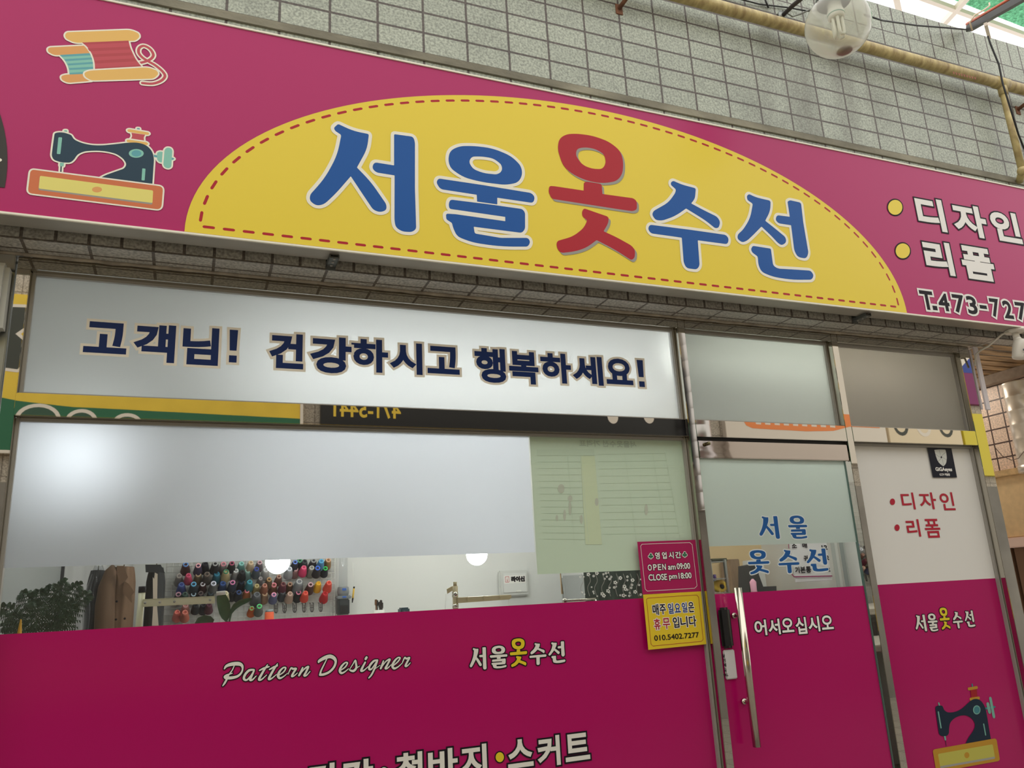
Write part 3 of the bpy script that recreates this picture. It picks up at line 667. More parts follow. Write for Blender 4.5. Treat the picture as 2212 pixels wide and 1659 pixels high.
F.poly([(868, 266, 3), (1502, 240, 3), (1522, 330, S), (1600, 500, S), (1695, 612, 3), (1044, 648, 3), (1042, 540, S), (1005, 420, S), (935, 320, S)], RD1, 7, 8, ow)
for q in (((868, 266), (1502, 240), (1506, 268), (900, 294)), ((942, 348), (1512, 322), (1525, 360), (972, 386)), ((1004, 428), (1538, 402), (1556, 440), (1018, 466)), ((1036, 514), (1585, 482), (1612, 522), (1044, 554)), ((1044, 610), (1660, 576), (1692, 611), (1044, 647))): F.poly(q, RD2, 8, 1)
F.poly([(960, 652, 40), (1050, 645, 5), (1770, 605, 60), (1890, 650, 40), (1912, 695, 30), (1850, 760, 50), (990, 786, 60), (905, 730, 40), (898, 680, 30)], OCH, 9, 10, ow)
F.stroke([(1610, 550), (1690, 538), (1770, 512), (1828, 470), (1838, 420), (1790, 350), (1710, 312), (1650, 340), (1640, 405), (1690, 470), (1770, 522), (1870, 580), (1960, 655), (2000, 725), (1945, 790), (1830, 828), (1690, 820)], RD1, 4, 19, ow)
F.build('thread_spool_picture', sign)

# steel straps holding the sign off the wall
BRK = mat('bracket_grey', (92, 94, 90), rough=.5, metal=.5)
for lab, x, z in (('grey strap bracket under the yellow half-oval near its left end', at(716, 560, 2.80).x, SZ0), ('grey angle bracket under the right end of the yellow half-oval', at(1866, 684, 2.76).x, SZ0)):
    b = thing('sign_bracket', (x, YW, z), lab, 'bracket', 'brackets under the shop sign')
    m = MB(b.location); m.bbox((x - .018, Y(SD) + .03, z - .018), (x + .018, YW + .002, z - .012), BRK, .002); m.bbox((x - .018, YW - .005, z - .03), (x + .018, YW + .001, z + .03), BRK, .002)
    m.bbox((x - .018, Y(SD) + .03, z - .018), (x - .014, YW, z - .003), BRK, .001); m.bbox((x + .014, Y(SD) + .03, z - .018), (x + .018, YW, z - .003), BRK, .001); st = m.build('strap', b)
    for dy in (.02, .05, .08): m = MB(b.location); m.lathe([(0, 0), (.005, 0), (.005, .003), (0, .004)], STEELB, Matrix.Translation((x, YW - dy, z - .018)) @ Matrix.Rotation(math.pi, 4, 'X'), 8); m.build('bolt', st)

# ================================================================== FILMS, LETTERING AND STICKERS ON THE GLASS
yf = Y(GD) + .004                                                   # film lies on the pane
gx0, gx1 = PA1 + .012, P10 - .012
def film(name, x0, x1, z0, z1, mt, lab, cat='window film', y=None):
    t = thing(name, ((x0 + x1) / 2, (y if y is not None else yf), z0), lab, cat)
    sheet('film_sheet', x0, x1, z0, z1, t.location.y, mt, t); return t
f_up = film('frosted_film', gx0, gx1, ZT1 + .012, ZS - .060, FROSTU, 'frosted film with the navy greeting on the wide upper window')
PXL = at(1141, 941, 3.004).x
f_main = film('frosted_film', gx0, PXL, ZF, ZT0 - .012, FROST, 'plain frosted film over the top of the main window, lamps glowing through')
f_pink = film('vinyl_film', gx0, gx1, .132, ZP, MAGFILM, 'wide magenta vinyl film with white lettering on the main window')
f_fan = film('frosted_film', P11 + .012, P20 - .012, ZT1 + .012, ZS - .060, FROSTM, 'blank greenish grey frosted film on the fanlight over the door')
f_ur = film('frosted_film', P21 + .012, P30 - .012, ZT1 + .012, ZS - .060, FROSTD, 'blank brownish frosted film on the upper right pane')
f_wht = film('vinyl_film', P21 + .012, P30 - .012, ZP, ZT0 - .012, WFILM, 'white film with red bullet lettering on the right-hand window')
f_pr = film('vinyl_film', P21 + .012, P30 - .012, .132, ZP, MAGFILM, 'narrow magenta film with a sewing machine picture on the right-hand window')
GF = 3.003                                                          # plane of the lettering on the film

# greeting
C6 = (0, 560, 2212 / 740); C7 = (700, 640, 2212 / 800); tan = mat('beige_print', (224, 216, 200), rough=.35)
ow = (.0095, tan)
F = Flat(GF, C6)
letters(F, (('고', (535, 590), (815, 595), (650, 405), (675, 608)), ('객', (868, 540), (1135, 490), (935, 416), (1085, 670)), ('님', (1183, 480), (1415, 500), (1200, 433), (1300, 684)), ('!', (1475, 650), (1537, 470), (1500, 456), (1500, 667)), ('건', (1742, 600), (1960, 560), (1850, 480), (1860, 707)), ('강', (2007, 600), (2270, 610), (2180, 505), (2110, 735))), NAVY, .0062, ow, f_up, 'navy letter edged in beige')
F.crop = C7
letters(F, (('하', (163, 295), (382, 355), (230, 253), (330, 457)), ('시', (397, 410), (587, 400), (565, 283), (565, 470)), ('고', (618, 440), (810, 455), (700, 300), (710, 464)), ('행', (898, 345), (1082, 370), (950, 308), (1010, 517)), ('복', (1105, 430), (1280, 440), (1180, 330), (1240, 527)),
                       ('하', (1291, 380), (1474, 430), (1345, 338), (1435, 522)), ('세', (1490, 480), (1664, 450), (1600, 360), (1640, 534)), ('요', (1688, 510), (1847, 520), (1755, 373), (1760, 527)), ('!', (1868, 400), (1917, 530), (1885, 381), (1895, 542))), NAVY, .0058, ow, f_up, 'navy letter edged in beige')

# main magenta film
PW = mat('film_white_print', (214, 212, 202), rough=.3); PY = mat('film_yellow_print', (212, 190, 44), rough=.3)
F = Flat(GF, (980, 1360, 2212 / 280))
logo(F, {'seo': ((275, 640), (560, 600), (525, 300), (535, 680)), 'ul': ((617, 470), (915, 440), (765, 275), (720, 665)), 'ot': ((958, 420), (1252, 390), (1105, 150), (1000, 638)), 'su': ((1292, 470), (1580, 430), (1400, 230), (1440, 602)), 'seon': ((1617, 430), (1905, 520), (1845, 200), (1760, 572))}, PW, 4, (.0042, INK), {'ot': PY}, f_pink)
F = Flat(GF, (470, 1370, 2212 / 430)); ow = (.0034, INK)
PD = [
 [(75, 385, 6), (100, 352, 15), (160, 332, 19), (230, 328, 20), (268, 345, 15), (278, 385, 9), (262, 430, 10), (220, 468, 13), (150, 485, 16), (92, 482, 17), (82, 468, 11), (112, 450, 9), (165, 433, 4)],
 [(185, 350, 5), (162, 400, 6), (122, 455, 7), (102, 500, 10), (80, 540, 11), (58, 572, 6)],
 [(404, 395, 9), (350, 402, 13), (305, 450, 13), (293, 495, 13), (325, 508, 9), (375, 455, 8), (405, 400, 7)], [(405, 405, 9), (380, 460, 11), (362, 505, 13), (388, 505, 9), (430, 462, 4)],
 [(555, 340, 6), (520, 392, 11), (480, 460, 13), (460, 503, 13), (490, 502, 8), (545, 452, 4)], [(466, 402, 7), (515, 378, 11), (572, 360, 7)],
 [(665, 330, 6), (630, 382, 11), (590, 450, 13), (570, 497, 13), (600, 492, 8), (655, 446, 4)], [(576, 392, 7), (625, 366, 11), (665, 350, 7)],
 [(690, 452, 6), (735, 418, 8), (758, 376, 8), (730, 372, 8), (690, 412, 12), (672, 460, 14), (690, 488, 12), (730, 472, 7), (778, 432, 3)],
 [(783, 445, 4), (815, 378, 9), (838, 385, 11), (872, 383, 10), (845, 425, 11), (826, 465, 12), (850, 462, 7), (890, 428, 3)],
 [(945, 372, 8), (920, 430, 12), (905, 458, 11)], [(915, 445, 5), (965, 385, 8), (1008, 362, 11), (985, 415, 11), (963, 458, 12), (988, 456, 8), (1028, 412, 4)],
 [(1122, 312, 8), (1132, 295, 15), (1190, 262, 19), (1250, 246, 20), (1298, 270, 17), (1312, 312, 12), (1290, 370, 12), (1240, 420, 12), (1180, 446, 13), (1138, 450, 12)], [(1215, 272, 5), (1185, 332, 7), (1152, 400, 9), (1138, 448, 11)],
 [(1375, 397, 6), (1420, 362, 8), (1443, 320, 8), (1415, 318, 8), (1375, 360, 12), (1357, 405, 13), (1376, 432, 12), (1415, 416, 7), (1455, 382, 4)],
 [(1462, 398, 4), (1505, 330, 6), (1530, 290, 8), (1538, 330, 11), (1540, 375, 12), (1510, 408, 13), (1475, 402, 9)], [(1545, 375, 6), (1580, 352, 3)],
 [(1640, 312, 9), (1608, 372, 12), (1596, 405, 13), (1625, 402, 8), (1672, 360, 4)], [(1655, 258, 13), (1645, 275, 13)],
 [(1778, 288, 8), (1735, 298, 11), (1690, 350, 12), (1685, 388, 12), (1715, 382, 8), (1770, 300, 7)], [(1775, 300, 8), (1745, 380, 10), (1710, 450, 10), (1680, 486, 7)], [(1740, 392, 4), (1805, 345, 3)],
 [(1842, 298, 8), (1825, 350, 11), (1812, 380, 11)], [(1822, 368, 4), (1870, 302, 7), (1914, 280, 10), (1888, 335, 11), (1866, 378, 12), (1890, 376, 7), (1930, 336, 3)],
 [(1955, 347, 6), (2000, 308, 8), (2028, 265, 8), (2000, 263, 8), (1960, 306, 12), (1942, 352, 13), (1962, 380, 12), (2005, 362, 7), (2050, 322, 4)],
 [(2048, 328, 4), (2078, 262, 9), (2098, 272, 10), (2132, 262, 9), (2106, 308, 11), (2088, 352, 12), (2110, 350, 7), (2142, 316, 4)]]
for st in PD: F.stroke(st, PW, 4, None, ow)
F.build('script_lettering', f_pink)['label'] = 'white brush-script lettering edged in black'
F = Flat(GF, (560, 1540, 2212 / 760)); ow = (.0062, INK)
letters(F, (('긴', (305, 360), (478, 330), (460, 312), (462, 512)), ('강', (520, 340), (715, 330), (670, 288), (640, 500)), ('청', (860, 290), (1025, 260), (1010, 240), (960, 440)), ('바', (1060, 250), (1247, 300), (1200, 220), (1205, 410)), ('지', (1268, 235), (1427, 200), (1410, 193), (1418, 388)),
                       ('스', (1564, 330), (1725, 320), (1640, 165), (1640, 343)), ('커', (1746, 165), (1895, 300), (1875, 138), (1882, 327)), ('트', (1926, 285), (2080, 270), (2045, 123), (2000, 300))), PW, .0036, ow, f_pink, 'white letter edged in black')
F = Flat(GF, (560, 1540, 2212 / 760))
F.ellipse((1512, 278), 26, 31, PY, 4, (.0042, INK)); F.build('bullet_dot', f_pink)['label'] = 'yellow dot ringed in black'; F.ellipse((785, 372), 26, 31, PW, 4, (.0042, INK)); F.build('bullet_dot', f_pink)

# door lettering
DF = 2.971
F = Flat(DF, (1500, 1250, 1866 / 460))
letters(F, (('어', (525, 420), (632, 430), (615, 358), (628, 495)), ('서', (650, 450), (752, 440), (740, 350), (745, 487)), ('오', (770, 460), (875, 458), (815, 345), (820, 470)), ('십', (885, 400), (990, 470), (980, 335), (940, 485)), ('시', (1002, 440), (1105, 460), (1080, 328), (1095, 462)), ('오', (1117, 430), (1220, 430), (1155, 322), (1165, 445))), WHITE, .0020, (.0042, INK), dr, 'white letter edged in black')
F = Flat(DF, (1480, 920, 1742 / 420))
logo(F, {'seo': ((667, 985), (850, 1000), (800, 808), (835, 1012)), 'ul': ((920, 890), (1107, 1000), (1000, 803), (1030, 1012)), 'ot': ((562, 1230), (765, 1310), (650, 1113), (600, 1330)), 'su': ((832, 1220), (1020, 1215), (890, 1110), (935, 1320)), 'seon': ((1088, 1220), (1285, 1290), (1240, 1098), (1200, 1305))}, mat('door_blue_print', (32, 82, 140), rough=.3), 5, (.0048, mat('pale_print', (196, 202, 200), rough=.35)), None, dr)

# right-hand window lettering
RR = mat('film_red_print', (168, 32, 52), rough=.3)
F = Flat(GF, (1820, 920, 1626 / 392))
letters(F, (('디', (522, 640), (657, 745), (640, 597), (648, 748)), ('자', (700, 730), (834, 655), (790, 596), (818, 746)), ('인', (864, 620), (1012, 742), (975, 594), (960, 756)), ('리', (562, 850), (704, 985), (678, 836), (692, 992)), ('폼', (738, 925), (874, 918), (790, 833), (820, 1002))), RR, .0018, None, f_wht, 'red letter')
F.ellipse((447, 680), 23, 29, RR, 4); F.build('bullet_dot', f_wht); F.ellipse((488, 912), 23, 29, RR, 4); F.build('bullet_dot', f_wht)
F = Flat(GF, (1840, 1240, 1473 / 372))
logo(F, {'seo': ((548, 475), (637, 440), (605, 348), (628, 490)), 'ul': ((648, 410), (745, 480), (683, 338), (700, 490)), 'ot': ((752, 390), (850, 460), (785, 287), (785, 475)), 'su': ((862, 400), (948, 405), (890, 322), (915, 465)), 'seon': ((965, 390), (1057, 445), (1022, 312), (1000, 455))}, PW, 4, (.0042, INK), {'ot': PY}, f_pr)
F = Flat(GF, (1990, 1470, 1668 / 190))
TQ = mat('film_teal_print', (112, 162, 148), rough=.3); TQD = mat('film_dark_teal_print', (62, 118, 126), rough=.3); MN = mat('film_navy_print', (24, 38, 54), rough=.3); OC = mat('film_ochre_print', (176, 132, 44), rough=.3); LM = mat('film_lemon_print', (178, 172, 80), rough=.3)
F.poly([(262, 505, 30), (300, 475, 40), (395, 475, 30), (415, 510, 20), (432, 560, S), (490, 604, S), (590, 606, S), (700, 575, S), (800, 510, S), (900, 410, S), (980, 352, S), (1060, 345, S), (1135, 385, S), (1195, 470, S), (1228, 570, S), (1318, 1110, 3), (840, 1195, 3), (885, 1090, S), (970, 975, S), (1018, 880, S), (1010, 795, S), (950, 708, S), (850, 658, S), (750, 660, S), (640, 700, S), (545, 790, S), (525, 900, S), (525, 1000, 30), (490, 1050, 40), (390, 1058, 40), (335, 1020, 30), (310, 860, S)], MN, 5, 12)
F.poly([(212, 1310, 50), (1422, 1092, 55), (1492, 1522, 50), (282, 1740, 50)], OC, 6, 30); F.poly([(314, 1392, 25), (1352, 1208, 25), (1398, 1482, 18), (362, 1666, 18)], GREYP, 7, 10); F.poly([(314, 1392, 25), (1352, 1208, 25), (1392, 1442, 12), (355, 1626, 12)], LM, 8, 10)
F.ellipse((862, 1416), 48, 57, OC, 9); F.ellipse((1050, 557), 70, 86, TQ, 6); F.ellipse((1052, 557), 54, 68, TQD, 7)
F.stroke([(322, 600), (372, 893)], TQ, 6, 15); F.stroke([(1182, 828), (1218, 1030)], TQ, 6, 13)
F.stroke([(1222, 530), (1392, 500)], TQD, 3, 16); F.stroke([(1262, 452), (1292, 592)], TQ, 4, 36); F.stroke([(1310, 345), (1374, 680)], TQ, 5, 33)
F.poly([(930, 180, 2), (1052, 165, 2), (1062, 312, 2), (945, 325, 2)], mat('film_thread_print', (150, 30, 36), rough=.3), 3, 2); F.stroke([(963, 72), (970, 118)], TQD, 2, 15); F.stroke([(898, 160), (1052, 132)], OC, 4, 24); F.stroke([(932, 355), (1090, 330)], OC, 4, 24)
F.stroke([(330, 430), (346, 480)], TQ, 4, 16); F.stroke([(443, 1050), (455, 1115)], TQ, 4, 20); F.stroke([(458, 1130), (472, 1235)], MN, 3, 6)
F.build('sewing_machine_picture', f_pr)

# stickers
def sticker(name, D, pts, mt, lab, out=None):
    q = quad_px(D, pts); c = Vector(q[3]).lerp(Vector(q[2]), .5)
    t = thing(name, c, lab, 'sticker'); m = MB(c); m.add(q, [(3, 2, 1, 0)], mt); return m.build('sheet', t)
SDp = 2.9865
h = sticker('opening_hours_sticker', SDp, [(1376.4, 1170.3), (1502, 1166), (1515, 1277.6), (1388.3, 1284)], mat('sticker_magenta', (158, 20, 80), rough=.25), 'magenta opening-hours sticker with white border at the right edge of the main window')
C4 = (1370, 1150, 1106 / 180); F = Flat(SDp, C4); ow = (.002, INK)
fr = [(103, 157), (735, 135), (768, 163), (832, 710), (800, 742), (172, 780), (145, 752), (84, 182)]
F.stroke(fr + [fr[0]], WHITE, 2, 2.6, None, 1)
for ch, L, R, T, B in (('영', (275, 310), (337, 310), (325, 262), (315, 357)), ('업', (366, 300), (432, 330), (425, 259), (400, 352)), ('시', (458, 330), (524, 320), (515, 258), (522, 346)), ('간', (543, 300), (619, 285), (600, 255), (590, 342))): F.text(ch, L, R, T, B, WHITE, 4, .0008, ow)
for t, L, R, T, B in (('O', (178, 465), (232, 465), (205, 427), (208, 508)), ('P', (250, 465), (296, 450), (272, 423), (272, 505)), ('E', (312, 465), (356, 460), (335, 421), (338, 502)), ('N', (370, 460), (419, 460), (394, 418), (396, 499)), ('am', (448, 480), (549, 470), (520, 441), (500, 496)), ('09:00', (562, 445), (740, 440), (650, 407), (650, 487)), ('CLOSE', (188, 600), (434, 590), (310, 553), (310, 638)), ('pm', (462, 600), (568, 590), (510, 568), (480, 642)), ('18:00', (588, 580), (758, 570), (670, 534), (670, 613))):
    F.text(t, L, R, T, B, WHITE, 4, .0007, ow)
GRN = mat('club_green', (22, 92, 62), rough=.35)
for cx, cy in ((219, 312), (669, 292)):
    for dx, dy in ((0, -18), (-17, 8), (17, 8)): F.ellipse((cx + dx, cy + dy), 15, 16, GRN, 4, (.0022, WHITE), 14)
    F.poly([(cx - 4, cy, 1), (cx + 4, cy, 1), (cx + 11, cy + 36, 1), (cx - 9, cy + 37, 1)], GRN, 4, 1, (.0022, WHITE))
F.build('print', h)
h = sticker('closed_day_sticker', SDp - .0008, [(1389, 1284.6), (1514, 1277.4), (1526, 1391.5), (1400.5, 1403.8)], mat('sticker_yellow', (212, 184, 40), rough=.25), 'yellow closing-day sticker with red border and a phone number, below the magenta one')
F = Flat(SDp - .0008, C4); ow = (.0022, WHITE); DR = mat('sticker_red', (156, 22, 36), rough=.35); DB = mat('sticker_blue', (20, 50, 112), rough=.35)
fr = [(180, 872), (828, 830), (854, 858), (914, 1418), (892, 1446), (248, 1508), (222, 1482), (163, 890)]
F.stroke(fr + [fr[0]], DR, 2, 2.6, None, 1)
for ch, mt, L, R, T, B in (('매', INK, (242, 1020), (327, 1060), (318, 950), (322, 1097)), ('주', INK, (336, 1030), (419, 1020), (375, 953), (382, 1087)), ('일', DB, (443, 980), (526, 1070), (510, 938), (500, 1080)), ('요', DB, (538, 1050), (617, 1045), (580, 943), (580, 1064)), ('일', DB, (628, 970), (707, 1050), (692, 928), (690, 1062)), ('은', INK, (716, 990), (799, 1050), (755, 923), (760, 1060)),
                           ('휴', DR, (260, 1210), (350, 1240), (305, 1143), (330, 1292)), ('무', DR, (376, 1190), (474, 1205), (420, 1136), (430, 1282)), ('입', INK, (508, 1160), (602, 1250), (590, 1118), (575, 1266)), ('니', INK, (616, 1230), (712, 1230), (700, 1113), (708, 1257)), ('다', INK, (728, 1200), (822, 1170), (800, 1103), (812, 1250))):
    F.text(ch, L, R, T, B, mt, 4, .0012, ow)
F.text('010.5402.7277', (265, 1410), (857, 1350), (560, 1345), (560, 1418), INK, 4, .0006)
F.build('print', h)
h = sticker('security_sticker', 2.9985, [(2002, 960.3), (2054, 962), (2067.5, 1031.5), (2015.5, 1031.5)], mat('sticker_navy', (16, 20, 36), rough=.3, spec=.15), 'small dark navy security-camera sticker with a pale shield on the white film')
C8 = (1980, 940, 1659 / 120); F = Flat(2.9985, C8)
F.poly([(525, 440, 8), (690, 425, S), (855, 432, 8), (880, 520, S), (902, 680, S), (880, 830, S), (845, 890, S), (795, 932, 6), (720, 880, S), (640, 800, S), (580, 660, S)], mat('shield_grey', (196, 198, 190), rough=.4), 3, 8)
for a, b in (((672, 440), (710, 620)), ((865, 510), (740, 620)), ((560, 568), (690, 660)), ((890, 742), (775, 665)), ((635, 785), (735, 690)), ((800, 910), (765, 700))): F.stroke([a, b], MATS['sticker_navy'], 4, 3)
F.ellipse((735, 660), 24, 30, MATS['sticker_navy'], 4)
F.text('GiGAeyes', (562, 1030), (1056, 1040), (640, 958), (620, 1105), WHITE, 4, .0010); F.text('CCTV 작동중', (680, 1170), (992, 1190), (700, 1135), (720, 1215), WHITE, 4, .0005)
for x0, x1, y in ((335, 378, 352), (400, 452, 356), (470, 590, 362), (905, 1000, 372)): F.poly([(x0, y - 12), (x1, y - 12), (x1 + 4, y + 12), (x0 + 4, y + 12)], GREYP, 4, 2)
F.build('print', h)

# ================================================================== STREET: PIPES, LAMP, CABLES, CAMERA, NEIGHBOURS
PIPE = mat('gas_pipe_yellow', (192, 176, 122), rough=.45, noise=.12, nscale=12, bump=.22, bscale=45, stretch=(2.5, 1, 1), ncol=(150, 128, 84))
gz = 1.5 + 1.0465 * 2.74; gy = Y(2.74)
g = thing('gas_pipe', (3.0, gy, gz), 'long yellow tape-wrapped gas pipe with a thinner branch running down the tiled wall', 'pipe')
m = MB(g.location); m.tube([(x * .5 + .3, gy, gz) for x in range(0, 15)], .0315, PIPE, 20); m.build('main_pipe', g)
bx = 1.628 * 2.74
m = MB(g.location); m.tube([(bx, gy, gz), (bx, gy, 1.5 + .835 * 2.74)], .0205, PIPE, 16); m.build('branch_pipe', g)
m = MB(g.location); m.tube([(bx, gy, gz - .08), (bx, gy, gz)], .026, PIPE, 16); m.tube([(bx - .05, gy, gz), (bx + .05, gy, gz)], .036, PIPE, 20); m.build('tee_joint', g)
m = MB(g.location); m.sphere((bx, gy, 1.5 + .83 * 2.74), .028, PIPE); m.tube([(bx, gy, 1.5 + .83 * 2.74), (bx + .05, gy + .06, 1.5 + .82 * 2.74)], .021, PIPE, 12); m.build('elbow_joint', g)
F = Flat(2.708, (1892, 0, 2212 / 320)); mk = mat('pipe_marking', (150, 70, 60), rough=.6)
for i in range(9): F.stroke([(1150 + i * 40, 1075 + i * 10), (1170 + i * 40, 1102 + i * 10)], mk, 1, 6); F.stroke([(1168 + i * 40, 1072 + i * 10), (1158 + i * 40, 1104 + i * 10)], mk, 1, 4)
F.build('red_marking', g)
RUST = mat('rusty_iron', (116, 78, 56), rough=.85, noise=.4, nscale=25, bump=.3)
for lab, x, z in (('rusty pipe bracket left of the globe lamp, at the top edge of the photo', at(1341, 12, 2.80).x, gz - .06), ('rusty pipe bracket beside the branch of the gas pipe, at the right edge', at(2204, 232, 2.80).x, gz - .05)):
    b = thing('pipe_bracket', (x, YW, z), lab, 'bracket', 'rusty brackets carrying the gas pipe')
    m = MB(b.location); m.tube([(x, YW + .002, z - .035), (x + .01, Y(2.765), z - .02), (x + .03, gy - .03, z + .018)], .011, RUST, 8); m.bbox((x - .02, YW - .004, z - .07), (x + .02, YW + .001, z - .01), RUST, .003); m.build('arm', b)
    m = MB(b.location); m.lathe([(.034, -.012), (.037, -.012), (.037, .012), (.034, .012)], RUST, Matrix.Translation((x + .03, gy, gz)) @ Matrix.Rotation(math.pi / 2, 4, 'Y'), 18); m.build('clamp', b)

# globe street lamp on an iron arm
GC = at(1810, 55, 2.2); GR = .14
gl = thing('globe_lamp', GC, 'big clear acrylic globe lamp with a spiral bulb and dead insects inside, above the sign', 'lamp')
gm = bpy.data.materials.new('dusty_acrylic'); gm.use_nodes = True; nt = gm.node_tree; N = nt.nodes; N.remove(N['Principled BSDF'])
t = N.new('ShaderNodeBsdfTransparent'); t.inputs[0].default_value = (.93, .94, .9, 1); d = N.new('ShaderNodeBsdfTranslucent'); d.inputs[0].default_value = (.85, .84, .74, 1)
df = N.new('ShaderNodeBsdfDiffuse'); df.inputs[0].default_value = (.74, .73, .66, 1); gg = N.new('ShaderNodeBsdfGlossy'); gg.inputs['Roughness'].default_value = .06
a = N.new('ShaderNodeMixShader'); a.inputs[0].default_value = .5; b = N.new('ShaderNodeMixShader'); c = N.new('ShaderNodeMixShader')
lw = N.new('ShaderNodeLayerWeight'); lw.inputs[0].default_value = .25; 
mr = N.new('ShaderNodeMapRange'); mr.inputs[3].default_value = .27; mr.inputs[4].default_value = .75; nt.links.new(lw.outputs['Facing'], mr.inputs[0])
nt.links.new(d.outputs[0], a.inputs[1]); nt.links.new(df.outputs[0], a.inputs[2]); nt.links.new(mr.outputs[0], b.inputs[0]); nt.links.new(t.outputs[0], b.inputs[1]); nt.links.new(a.outputs[0], b.inputs[2])
nt.links.new(reflectance(nt, 1.5), c.inputs[0]); nt.links.new(b.outputs[0], c.inputs[1]); nt.links.new(gg.outputs[0], c.inputs[2]); nt.links.new(c.outputs[0], N['Material Output'].inputs[0])
m = MB(GC); m.sphere(GC, GR, gm, 40, 24); m.build('globe', gl)
CAPM = mat('lamp_cap_grey', (92, 98, 96), rough=.5); TUBE = mat('lamp_tube', (226, 226, 214), rough=.3); PLASTIC = mat('white_plastic', (222, 222, 214), rough=.4)
tz = GC + Vector((0, 0, GR))
m = MB(GC); m.lathe([(.074, -.020), (.076, .0), (.05, .03), (.02, .045), (.0, .046)], CAPM, Matrix.Translation(tz), 24); m.build('neck_cap', gl)
bb = MB(GC); q = Matrix.Translation(tz)
bb.lathe([(.0, -.02), (.03, -.02), (.031, -.055), (.036, -.07), (.036, -.1), (.03, -.108), (0, -.108)], PLASTIC, q, 20)
bo = bb.build('lamp_base', gl)
m = MB(GC); m.lathe([(.0365, -.084), (.0368, -.084), (.0368, -.089), (.0365, -.089)], mat('green_band', (96, 150, 130), rough=.4), q, 20); m.build('green_band', bo)
for k in range(3):
    aa = k * math.pi * 2 / 3 + .4; m = MB(GC); ca, sa = math.cos(aa), math.sin(aa); pr = Vector((-sa, ca, 0)) * .011; ce = tz + Vector((ca * .018, sa * .018, 0))
    m.tube([ce + pr + Vector((0, 0, -.105)), ce + pr + Vector((0, 0, -.185)), ce + pr * .6 + Vector((0, 0, -.196)), ce - pr * .6 + Vector((0, 0, -.196)), ce - pr + Vector((0, 0, -.185)), ce - pr + Vector((0, 0, -.105))], .0072, TUBE, 10); m.build('lamp_tube', gl)
m = MB(GC); m.sphere(GC + Vector((.012, .0, -GR + .012)), .034, mat('dead_insects', (96, 62, 44), rough=.95, noise=.5, nscale=120), 16, 8, (1, 1, .22)); m.build('dead_insects', gl)
IRON = mat('dark_iron', (62, 54, 54), rough=.6, metal=.3)
w0 = at(1690, 34, 2.815)
ar = thing('lamp_arm', w0, 'dark iron lamp arm on a round wall plate behind the globe lamp', 'bracket')
m = MB(w0); m.lathe([(0, 0), (.03, 0), (.03, .006), (.012, .012), (.012, .03)], mat('galvanised_plate', (150, 154, 150), rough=.4, metal=.6), Matrix.Translation(w0) @ Matrix.Rotation(math.pi / 2, 4, 'X'), 20); m.build('wall_plate', ar)
top = tz + Vector((0, 0, .16))
m = MB(w0); m.tube([w0, at(1713, 12, 2.7), at(1737, -8, 2.58), top + Vector((-.05, .12, .05)), top + Vector((0, .03, .04)), top, tz + Vector((0, 0, .04))], .012, IRON, 10); m.build('arm_tube', ar)
CB = mat('black_cable', (36, 36, 38), rough=.5)
def cable(lab, pts, r=.0035, mt=CB, name='cable', cat='cable', group=None):
    m = MB(pts[0]); m.tube(pts, r, mt, 7); o = m.build(name); o.location = pts[0]; tag(o, lab, cat, group); return o
cable('black cable sagging from behind the globe lamp to the roof corner', [at(1868, 32, 2.6), at(1905, 44, 2.7), at(1980, 55, 2.76), at(2045, 60, 2.78), at(2090, 64, 2.8)], .005)
cable('thin dark cable over the tiles left of the globe lamp', [at(1560, -12, 2.8), at(1640, 9, 2.81), at(1700, 16, 2.81), at(1745, 24, 2.8), at(1770, 22, 2.7)], .004)
cable('short black cable end at the top edge, left of the lamp arm', [at(1650, -8, 2.8), at(1660, 17, 2.81)], .005)
cable('black cable hanging down past the gas pipe at the far right', [at(2134, 78, 2.64), at(2140, 96, 2.64), at(2158, 140, 2.65), at(2166, 180, 2.65), at(2183, 235, 2.66), at(2200, 290, 2.70), at(2218, 335, 2.74)], .0055)
cable('pale wires twisted above the wall plate of the lamp arm', [at(1690, 22, 2.8), at(1712, 36, 2.8), at(1730, 30, 2.79), at(1752, 20, 2.75)], .004, mat('grey_cable', (120, 122, 116), rough=.6))

# arcade roof steelwork and green netting above
AR = mat('roof_steel_cream', (236, 222, 208), rough=.5)
def beam(lab, a, b, w, h, mt=AR, name='roof_beam', cat='beam', grp='arcade roof steelwork'):
    a, b = Vector(a), Vector(b); t = (b - a).normalized(); r = t.orthogonal().normalized() if abs(t.z) > .95 else t.cross(Vector((0, 0, 1))).normalized(); u = r.cross(t)
    m = MB(a); vs = [p + r * w * sx + u * h * sz for p in (a, b) for sx, sz in ((-1, -1), (1, -1), (1, 1), (-1, 1))]
    m.add(vs, [(0, 1, 2, 3), (7, 6, 5, 4), (0, 4, 5, 1), (1, 5, 6, 2), (2, 6, 7, 3), (3, 7, 4, 0)], mt); o = m.build(name); o.location = a; tag(o, lab, cat, grp); return o
RZ = 5.9
def aw(px, py): return atZ(px, py, RZ)
p0 = aw(1985, -8); p1 = aw(2230, 82); ex = (p1 - p0) * 1.2
beam('long pale purlin running beside the green roof netting', p0 - ex, p1 + ex, .016, .02)
beam('slim slanting roof bar meeting the tiled wall top', aw(2038, 50), aw(2096, -14), .022, .022)
beam('slim upright roof bar at the top edge right of the globe lamp', aw(1942, 24), aw(1930, -30), .022, .022)
q0, q1 = at(2093, 62, 2.78), at(2240, -22, 2.2)
beam('black conduit with an orange cable reaching from the wall top into the roof', q0, q1, .018, .018, mat('black_conduit', (58, 56, 56), rough=.4), 'conduit', 'conduit', None)
cable('orange cable clipped along the black conduit', [q0 + Vector((-.01, 0, .03)), q1 + Vector((-.01, 0, .03))], .009, mat('orange_cable', (196, 92, 60), rough=.5))
